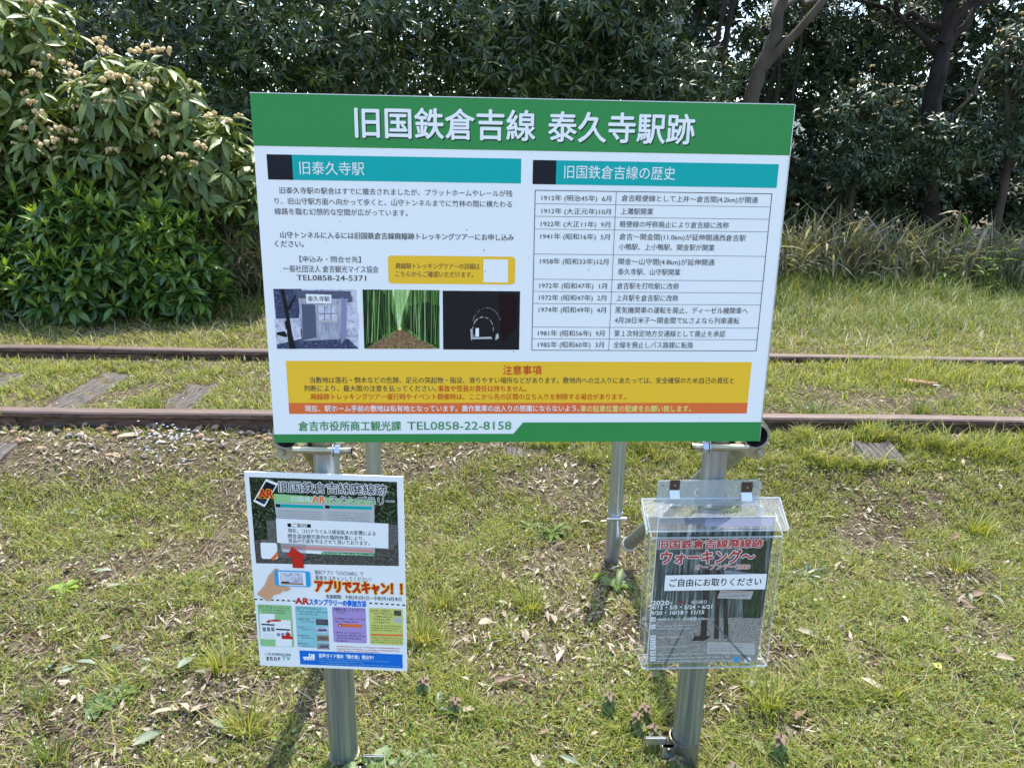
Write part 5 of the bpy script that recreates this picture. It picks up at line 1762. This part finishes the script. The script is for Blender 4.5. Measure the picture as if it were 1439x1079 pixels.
# rows of trees further back, closing the view
rr = random.Random(5)
LABB = ['at the far left of the wood', 'second from the left in the back row', 'behind the upper left corner of the sign', 'behind the first words of the title',
        'behind the middle of the title', 'behind the last words of the title', 'behind the leaning trunk', 'behind the stout dark trunk', 'at the far right of the wood']
for k in range(9):
    x = -8.2 + 2.05 * k + rr.uniform(-.3, .3); y = 11.2 + rr.uniform(-.6, .6)
    h = 3.3 if k < 6 else 3.0
    tree('wood_tree', (x, y, .2), [(x, y, .1), (x + rr.uniform(-.2, .2), y, h * .6), (x + rr.uniform(-.4, .4), y, h + .6)], .11,
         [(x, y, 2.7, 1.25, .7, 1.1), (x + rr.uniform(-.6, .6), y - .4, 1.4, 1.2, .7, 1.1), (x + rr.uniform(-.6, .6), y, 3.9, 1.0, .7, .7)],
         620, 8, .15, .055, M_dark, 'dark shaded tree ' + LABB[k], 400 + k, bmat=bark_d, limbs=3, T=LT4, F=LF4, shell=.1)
for k in range(7):
    x = -9.5 + 3.2 * k + rr.uniform(-.4, .4); y = 14.5 + rr.uniform(-.6, .6)
    tree('wood_tree', (x, y, .2), [(x, y, .1), (x, y, 2.5), (x, y, 4.5)], .12,
         [(x, y, 2.2, 1.8, .8, 1.7), (x + rr.uniform(-.6, .6), y - .4, 4.0, 1.5, .8, .8)],
         520, 8, .2, .085, M_dark, 'distant dark tree ' + ['at the far left', 'left of the sign', 'over the left of the sign', 'over the centre of the sign', 'over the right of the sign', 'right of the sign', 'at the far right'][k] + ', glimpsed through the wood', 420 + k,
         bmat=bark_d, limbs=2, T=LT4, F=LF4, shell=.1)
# thin bare stems in the gap behind the leaning tree
for (px, pw, lean, lab) in ((1000, .035, .1, 'thin dark stem left of the leaning tree'), (1018, .045, -.05, 'slender dark stem close to the leaning tree'), (1092, .02, .04, 'very thin crooked stem right of the leaning tree'),
                            (1118, .018, -.06, 'very thin stem above the right corner of the sign')):
    p = at_depth(px, 100, 8.8)
    m = MB(); rq = random.Random(px)
    limb(m, (p.x - lean, 8.8, .1), (p.x + lean, 8.8, 4.2), pw, pw * .6, bark_d, rq, 8, 10, .012)
    o = m.build('bare_stem'); recenter(o); tag(o, lab, 'tree stem', 'bare stems above the sign')

# ------------------------------------------------------------------ reeds and dwarf bamboo
M_reed = leafy('reed_leaf', [(.09, .12, .04), (.19, .17, .09), (.055, .085, .028), (.30, .26, .17), (.10, .13, .05), (.21, .18, .11), (.52, .47, .38), (.07, .12, .03)], .6, .25, .3)


def reeds(name, label, region, n, hfun, seed, mat=M_reed, w=.014):
    r = np.random.default_rng(seed); x0, x1, y0, y1 = region
    x = x0 + (x1 - x0) * r.random(n); y = y0 + (y1 - y0) * r.random(n)
    H = hfun(x, y) * (.4 + .65 * r.random(n)) * .88; z = ground_h(x, y)
    an = r.random(n) * 6.28; hz = np.stack([np.cos(an), np.sin(an), np.zeros(n)], 1)
    ln = .15 + .75 * r.random(n)
    P = np.stack([x, y, z], 1) ; upv = np.array([0, 0, 1.])
    z0 = (r.random(n) * .45)[:, None] * H[:, None]
    P = P + upv * z0; H2 = H[:, None] - z0 * .7
    drop = (.15 + .95 * r.random(n) ** 1.3)[:, None]
    Q = [P + (hz * ln[:, None] * t ** 1.5 + upv * (t - drop * t * t * 1.0)) * H2 for t in (0, .3, .6, .85, 1.0)]
    S = unit(np.stack([-np.sin(an + .8 * r.normal(size=n)), np.cos(an), .6 * r.normal(size=n)], 1)) * (w * (.25 + 1.1 * r.random(n) ** 1.5) * .5)[:, None]
    V = np.stack([Q[0] - S * .4, Q[0] + S * .4, Q[1] - S, Q[1] + S, Q[2] - S * .9, Q[2] + S * .9, Q[3] - S * .5, Q[3] + S * .5, Q[4]], 1).reshape(-1, 3)
    b_ = np.arange(n)[:, None] * 9
    q = np.concatenate([b_ + np.array([[0, 1, 3, 2]]), b_ + np.array([[2, 3, 5, 4]]), b_ + np.array([[4, 5, 7, 6]])])
    o = link_mesh(name, np_mesh(name, V, tris=b_ + np.array([[6, 7, 8]]), quads=q, mat=mat))
    tag(o, label, 'reeds', None, 'stuff'); return o


reeds('reed_bank', 'tall bank of withered reeds and dwarf bamboo at the foot of the trees right of the sign', (1.9, 7.4, 7.3, 8.3), 4800,
      lambda x, y: .95 - .12 * sstep(4.2, 5.5, x) + .25 * (fbm(x * 1.6, y, 3) - .5), 31, w=.024)
reeds('reed_bank', 'withered reeds standing hidden behind the sign', (-1.9, 1.9, 7.2, 8.0), 2200, lambda x, y: .7 + 0 * x, 32)
reeds('dwarf_bamboo', 'tangled dry dwarf bamboo between the laurels and the left edge of the sign', (-2.75, -1.7, 5.9, 7.0), 2000, lambda x, y: .85 + 0 * x, 33, w=.016)
reeds('coarse_grass', 'coarse drooping green grass at the foot of the left bushes', (-2.9, -1.6, 5.2, 5.8), 900, lambda x, y: .26 + 0 * x, 34, mat=lush_m, w=.010)
# one broken pale cane standing above the reeds
p = at_depth(1327, 390, 7.55)
t = thing('broken_cane', (p.x, 7.55, gz(p.x, 7.55)), 'tall pale broken cane with two drooping leaves standing out of the reeds', 'cane')
m = MB(); tz = at_depth(1328, 298, 7.5).z
m.tube([(p.x - .01, 7.55, .05), (p.x, 7.52, .6), (p.x + .01, 7.5, tz)], [.010, .016, .013], dry_m, 7); m.build('stalk', t)
for (dx, dz, c_) in ((.09, -.26, M_lau_y), (.13, -.20, M_lau_y), (-.16, -.02, dry_m), (-.3, -.30, M_reed)):
    me = leaves_mesh('leaf', np.array([[p.x + .01, 7.49, tz]]), np.array([[dx, -.02, .06 if dz > -.1 else -.1]]), np.array([[0, -.5, 1.]]), np.array([abs(dx) + abs(dz)]), np.array([.035]), c_, LT8, LF8, .6)
    link_mesh('leaf', me, t)

# leafy green weeds at the right, in front of the reeds
M_weed2 = leafy('bright_weed_leaf', [(.08, .14, .03), (.13, .20, .045), (.055, .11, .025)], .45, .35, .4)


def weed(name, x, y, h, nl, L, label, mat, seed, wf=.35, stems=3, grp=None, spread=.25, cat='weed'):
    pr = random.Random(seed); z = gz(x, y)
    t = thing(name, (x, y, z), label, cat, grp)
    m = MB(); Ps = []; Ds = []; Ls = []
    for s in range(stems):
        e = Vector((x + pr.uniform(-spread, spread) * h, y + pr.uniform(-spread, spread) * h, z + h * pr.uniform(.7, 1)))
        pts = limb(m, (x, y, z - .01), e, .004 + h * .006, .002, mat, pr, 5, 6, .05)
        for q in range(nl):
            a = pts[min(6, 1 + int(q / nl * 6))]
            an = q * 2.4 + pr.random(); el = pr.uniform(-.1, .8)
            Ps.append(a); Ds.append((math.cos(an) * math.cos(el), math.sin(an) * math.cos(el), math.sin(el))); Ls.append(L * pr.uniform(.6, 1.2) * (1.1 - .5 * q / nl))
    m.build('stem', t)
    Ps, Ds, Ls = np.array([tuple(p) for p in Ps]), np.array(Ds), np.array(Ls)
    me1 = one_leaf(mat, 1.0, wf, .3)
    N = np.tile(np.array([[0, 0, 1.]]), (len(Ps), 1))
    place_leaves(t, Ps, Ds, N, Ls, Ls * wf, mat, .3, range(len(Ps)), wf)
    return t


weed('leafy_weed', 4.55, 7.0, .62, 9, .16, 'tall bright green leafy weed at the right edge before the reeds', M_weed2, 51, stems=4)
weed('leafy_weed', 4.22, 7.15, .42, 7, .13, 'green leafy weed left of the tallest one by the right edge', M_weed2, 52)
weed('leafy_weed', -3.55, 4.95, .22, 7, .07, 'small pale weed under the left bushes', M_weed2, 53)
weed('leafy_weed', -3.9, 5.0, .30, 7, .10, 'bright yellow green seedling at the left edge under the bushes', M_lau_y, 54)


def rosette_plant(name, px, py, L, n, wf, label, mat, seed, lift=.5, cat='weed', grp=None, g=0.0):
    pr = random.Random(seed); p = at_ground(px, py, g); z = gz(p.x, p.y)
    t = thing(name, (p.x, p.y, z), label, cat, grp)
    Ps = []; Ds = []; Ls = []
    for q in range(n):
        an = q * 2.4 + pr.random() * .4; el = lift * pr.uniform(.5, 1.3)
        Ps.append((p.x, p.y, z + .004)); Ds.append((math.cos(an) * math.cos(el), math.sin(an) * math.cos(el), math.sin(el))); Ls.append(L * pr.uniform(.7, 1.15))
    Ps, Ds, Ls = np.array(Ps), np.array(Ds), np.array(Ls)
    place_leaves(t, Ps, Ds, np.tile(np.array([[0, 0, 1.]]), (n, 1)), Ls, Ls * wf, mat, .35, range(n), wf)
    return t


rosette_plant('rosette_weed', 775, 748, .075, 14, .22, 'grey green rosette weed in the leaf litter left of the rear post', M_grey2 if False else M_weed2, 61, .7)
rosette_plant('rosette_weed', 745, 742, .06, 10, .22, 'smaller rosette weed beside the grey green one', M_weed2, 62, .7)
rosette_plant('broadleaf_weed', 524, 1086, .075, 5, .62, 'pale broad pointed leaf plant at the foot of the left post', leafy('pale_broad_leaf', [(.12, .19, .06), (.15, .22, .08)], .5, .3, .4), 63, .5)
rosette_plant('broadleaf_weed', 90, 826, .05, 7, .7, 'small round leaved plant at the left edge', M_lau_y, 64, .4)
rosette_plant('broadleaf_weed', 585, 1068, .05, 6, .6, 'small round leaved plant at the bottom, right of the left post', M_weed2, 65, .7)
rosette_plant('broadleaf_weed', 140, 985, .05, 8, .6, 'cluster of bright round leaves in the bare patch bottom left', M_weed2, 66, .5)
rosette_plant('broadleaf_weed', 170, 972, .04, 8, .6, 'bright green seedling just right of the round leaf cluster', M_weed2, 67, .6)
rosette_plant('thistle_weed', 1130, 810, .09, 9, .25, 'grey green prickly weed right of the leaflet box', M_grey, 68, .4)
rosette_plant('thistle_weed', 868, 820, .07, 8, .4, 'green weed in the litter at the foot of the rear post', M_weed2, 69, .8)


def tuft(px, py, h, n, w, label, mat, seed, g=0.0, grp='grass tufts'):
    pr = np.random.default_rng(seed); p = at_ground(px, py, g)
    r = pr; x = p.x + r.normal(size=n) * h * .22; y = p.y + r.normal(size=n) * h * .16
    z = ground_h(x, y); an = np.arctan2(y - p.y, x - p.x) + r.normal(size=n) * .6
    H = h * (.5 + .6 * r.random(n)); hz = np.stack([np.cos(an), np.sin(an), np.zeros(n)], 1); ln = (.2 + .7 * r.random(n))[:, None]
    P = np.stack([x, y, z - .004], 1); up = np.array([0, 0, 1.])
    S = np.stack([-np.sin(an), np.cos(an), np.zeros(n)], 1) * (w * (.5 + .7 * r.random(n)))[:, None] * .5
    Q = [P + (hz * ln * t ** 1.5 + up * (t - .35 * t * t * ln)) * H[:, None] for t in (0, .4, .75, 1)]
    V = np.stack([Q[0] - S, Q[0] + S, Q[1] - S * .9, Q[1] + S * .9, Q[2] - S * .6, Q[2] + S * .6, Q[3]], 1).reshape(-1, 3)
    b_ = np.arange(n)[:, None] * 7
    me = np_mesh('grass_tuft', V, tris=b_ + np.array([[4, 5, 6]]), quads=np.concatenate([b_ + np.array([[0, 1, 3, 2]]), b_ + np.array([[2, 3, 5, 4]])]), mat=mat)
    o = link_mesh('grass_tuft', me); recenter(o); tag(o, label, 'grass tuft', grp); return o


TUFTS = [(1150, 612, .12, 160, 'biggest grass tuft against the near rail right of the sign', 0), (1120, 606, .09, 90, 'grass tuft touching the near rail, nearest the sign', 0), (1290, 600, .10, 110, 'grass tuft in front of the near rail toward the right edge', 0),
         (1330, 590, .08, 80, 'thin tuft by the near rail right of the other rail side tufts', 0), (222, 590, .11, 60, 'tuft of long thin grass by the ochre stone at the near rail', 0), (12, 610, .13, 120, 'dark drooping grass clump at the left edge below the rail joint', 1),
         (1375, 745, .11, 140, 'bright grass tuft by the right edge of the picture', 2), (1345, 800, .08, 80, 'low bright tuft below the bright right edge one', 2), (925, 655, .07, 60, 'tuft under the sign between the rear post and the right post', 2),
         (780, 660, .08, 90, 'bright tuft under the middle of the sign', 2), (830, 655, .07, 80, 'bright tuft under the sign, close to the rear post', 2), (745, 850, .09, 90, 'fine grass tuft in the middle of the foreground', 2),
         (55, 985, .07, 70, 'lone grass tuft in the bare earth at the left', 0), (75, 1062, .08, 80, 'lone grass tuft at the bottom left corner', 0), (1250, 985, .08, 90, 'grass tuft right of the right post at the bottom', 2),
         (655, 1000, .08, 80, 'grass tuft at the bottom centre', 1), (345, 1020, .10, 120, 'lush dark clump left of the left post', 1), (310, 940, .09, 100, 'leafy clump below the left edge of the poster', 1),
         (590, 900, .10, 120, 'weedy clump against the right edge of the poster', 1), (620, 850, .09, 90, 'weedy clump right of the poster', 1), (1080, 1000, .09, 100, 'clump right of the foot of the right post', 1),
         (905, 1010, .09, 90, 'clump left of the foot of the right post', 1)]
for k, (px, py, h, n, lab, c_) in enumerate(TUFTS):
    tuft(px, py, h, n, .0035, lab, [lush_m, gm, gm][c_], 700 + k, g=.06 if py < 660 else 0)

# red dead-nettles with purple tops near the bottom
M_net = leafy('nettle_leaf', [(.14, .20, .05), (.20, .24, .08), (.10, .16, .05)], .6, .3, .3)
M_netp = leafy('purple_nettle_top', [(.15, .12, .08), (.22, .15, .11), (.13, .15, .06)], .6, .3, .3)
NET = [(595, 955, 'dead nettle with a purple top by the lower right corner of the poster'), (905, 985, 'dead nettle left of the right post'), (895, 1000, 'dead nettle lowest on the left of the right post'), (918, 1020, 'purple topped dead nettle close to the foot of the right post'),
       (950, 1062, 'dead nettle standing before the foot of the right post'), (1092, 1052, 'dead nettle with reddish leaves right of the right post'), (855, 975, 'dead nettle furthest left of the group by the right post'),
       (640, 985, 'small dead nettle in the bottom centre'), (1030, 1078, 'dead nettle at the bottom edge right of the right post')]
for k, (px, py, lab) in enumerate(NET):
    p = at_ground(px, py + 18, 0); z = gz(p.x, p.y); pr = random.Random(k + 90)
    t = thing('dead_nettle', (p.x, p.y, z), lab, 'wildflower', 'dead nettles along the bottom')
    h = pr.uniform(.05, .085)
    m = MB(); m.tube([(p.x, p.y, z - .01), (p.x + .004, p.y, z + h * .5), (p.x, p.y, z + h)], .0016, M_netp, 5); m.build('stem', t)
    for (mt, ks) in ((M_net, range(0, 4)), (M_netp, range(5, 7))):
        Ps = []; Ds = []; Ls = []
        for q in ks:
            for s in range(4):
                an = s * math.pi / 2 + q * .8; Ps.append((p.x, p.y, z + h * (.35 + .65 * q / 7.5))); Ds.append((math.cos(an), math.sin(an), -.35 + .1 * q)); Ls.append((.034 - .0028 * q) * pr.uniform(.7, 1.15))
        Ps, Ds, Ls = np.array(Ps), np.array(Ds), np.array(Ls)
        place_leaves(t, Ps, Ds, np.tile(np.array([[0, 0, 1.]]), (len(Ps), 1)), Ls, Ls * .75, mt, .35, range(len(Ps)), .75)

# patch of tiny blue flowers by the near rail
M_blue = leafy('blue_petal', [(.35, .45, .8), (.5, .6, .85), (.7, .78, .9)], .6, .3, .2, (1, 1, 1))
r = np.random.default_rng(77); fx = []
for k in range(60):
    p = at_ground(random.gauss(238, 22), random.gauss(640, 8), .06); fx.append((p.x, p.y, gz(p.x, p.y) + .03 + random.random() * .02))
fx = np.repeat(np.array(fx), 4, 0); an = np.tile(np.arange(4) * 1.57, 60)
me = leaves_mesh('blue_flowers', fx, np.stack([np.cos(an), np.sin(an), 0 * an + .25], 1), np.tile(np.array([[0, 0, 1.]]), (240, 1)), np.full(240, .006), np.full(240, .006), M_blue, LT5, LF5, 0)
o = link_mesh('speedwell_flowers', me); tag(o, 'scatter of tiny pale blue flowers near the rail left of the sign', 'flowers', None, 'stuff')
for k in range(3): pass

# fallen leaves lying on top of the grass
def fallen(px, py, L, ang, mat, label, g=0.0, wf=.3, curl=.25, grp='fallen leaves on the ground', lift=.02, tilt=0.15):
    p = at_ground(px, py, g); z = gz(p.x, p.y) + lift; key = (mat.name, wf, curl)
    if key not in FM: FM[key] = one_leaf(mat, 1.0, wf, curl)
    o = bpy.data.objects.new('fallen_leaf', FM[key]); COL.objects.link(o)
    o.location = (p.x, p.y, z); o.scale = (L, L, L); o.rotation_euler = (random.uniform(-.5, .5), random.uniform(-tilt, tilt) - .05, R_(ang))
    tag(o, label, 'leaf', grp); return o


FM = {}
Lg = leafy('fallen_grey_green_leaf', [(.13, .17, .11), (.17, .205, .14), (.12, .16, .10)], .5, .1, .4)
Lb = leafy('fallen_beige_leaf', [(.34, .29, .21), (.26, .21, .15), (.44, .39, .31)], .6, .1, .4)
Lr = leafy('fallen_brown_leaf', [(.16, .095, .06), (.2, .13, .08), (.13, .085, .06)], .6, .1, .4)
Ly = leafy('fallen_yellow_leaf', [(.62, .60, .12), (.7, .66, .2)], .5, .2, .3)
fallen(70, 938, .055, 110, Lg, 'left one of a pair of grey green leaves in the grass at the lower left', wf=.5)
fallen(82, 945, .055, 65, Lg, 'right one of a pair of grey green leaves in the grass at the lower left', wf=.4)
fallen(105, 930, .06, 5, Lg, 'narrow pale leaf right of the grey green pair at the lower left')
fallen(186, 1052, .075, 55, Lg, 'large grey green pointed leaf on the bare earth bottom left', wf=.4)
fallen(250, 945, .06, 70, Lg, 'grey green leaf standing tilted below the left edge of the poster', wf=.45)
fallen(206, 1008, .09, 25, Lb, 'long cream coloured leaf on the bare earth bottom left')
fallen(150, 832, .05, 30, Lg, 'grey green leaf in the grass left of the poster')
fallen(1357, 833, .075, 5, Lg, 'larger one of two pale green leaves near the right edge', wf=.25)
fallen(1388, 838, .055, 300, Lg, 'shorter one of two pale green leaves near the right edge', wf=.5)
fallen(1320, 956, .035, 100, Ly, 'single bright yellow leaf in the grass at the right', wf=.6)
fallen(1115, 898, .07, -25, Lb, 'cream leaf right of the bottom of the leaflet box')
fallen(1275, 824, .07, 0, Lb, 'beige leaf in the grass upper right of the leaflet box')
fallen(1180, 792, .06, 5, Lb, 'beige leaf lying beside two pale ones right of the leaflet box')
fallen(1182, 802, .05, 5, Lg, 'upper pale green leaf of the pair right of the leaflet box')
fallen(1228, 968, .06, 20, Lb, 'curled beige leaf below the pebble on the right')
fallen(1205, 965, .07, -45, Lb, 'long beige leaf left of the curled one on the right')
fallen(825, 740, .06, 100, Lr, 'orange brown leaf leaning in the litter left of the rear post', wf=.4)
fallen(815, 738, .06, 20, Lb, 'peach coloured leaf left of the rear post', wf=.4)
fallen(830, 860, .08, 105, Lb, 'pale curled leaf in the litter in the middle')
fallen(818, 845, .06, 80, Lb, 'whitish leaf above the pale curled one', wf=.45)
fallen(835, 815, .08, 60, M_lau_y, 'fresh green leaf below the rear post', wf=.4)
fallen(780, 882, .06, 95, Lb, 'small pale leaf left of the curled ones in the middle', wf=.4)
fallen(672, 880, .05, 30, Lb, 'whitish crumpled leaf in the grass right of the poster', wf=.6)
fallen(690, 962, .06, 15, Lr, 'brown leaf in the grass at the bottom centre')
fallen(640, 1005, .06, 20, Lb, 'grey beige leaf bottom centre left')
fallen(725, 958, .05, -20, Lr, 'reddish brown leaf right of the brown one at the bottom')
fallen(168, 645, .11, 40, Lb, 'long grey bark like leaf in the grass below the blue flowers', g=.03)
fallen(176, 504, .07, -10, Lg, 'pale leaf lying before the far rail at the left', g=.09)
fallen(345, 512, .05, 40, plain('white_scrap', (.75, .8, .85), .5), 'small white scrap lying before the far rail left of the sign', g=.09, wf=.8, grp=None)
fallen(1307, 560, .045, -10, plain('white_scrap2', (.75, .8, .82), .5), 'small bright scrap between the rails at the right', g=.09, wf=.3, grp=None)
p = at_ground(1290, 557, .08)
m = MB(); m.box((p.x, p.y, gz(p.x, p.y) + .012), (.16, .06, .018), plain('reddish_wood', (.30, .17, .11), .85, var=.3, scale=30), X=Vector((.95, -.3, 0)).normalized(), Y=Vector((.3, .95, 0)).normalized(), bev=.01)
o = m.build('wood_chunk'); recenter(o); tag(o, 'reddish piece of rotten wood lying between the rails at the right', 'wood piece')
KIND = [(Lb, 'beige'), (Lg, 'grey green'), (Lr, 'brown'), (Lb, 'beige'), (Lr, 'brown')]
for k in range(110):
    px = random.uniform(0, 1439); py = 600 + 470 * random.random() ** .8
    if 335 < px < 575 and py > 655 or 900 < px < 1110 and 700 < py < 945: continue
    mt, wn_ = KIND[k % 5]
    big = k % 2
    zone = ('by the left edge' if px < 170 else 'just left of the poster') if px < 343 else (('under the left half of the sign' if px < 720 else 'under the right half of the sign') if px < 905 else ('close right of the leaflet box' if px < 1250 else 'toward the right edge'))
    row = 'just below the near rail' if py < 680 else ('halfway down the grass' if py < 850 else 'near the bottom edge')
    lab = '%s %s fallen leaf %s, %s' % ('large' if big else 'small', wn_, zone, row)
    fallen(px, py, random.uniform(.045, .06) if big else random.uniform(.025, .035), random.uniform(0, 360), mt, lab, wf=random.choice([.3, .4]), g=.0 if py > 660 else .05,
           grp=lab + ' group' if False else 'fallen leaves in the grass')
print('TRIS', sum(sum(len(p.vertices) - 2 for p in m.polygons) if len(m.polygons) < 5000 else int(len(m.loops) - 2 * len(m.polygons)) for m in bpy.data.meshes))
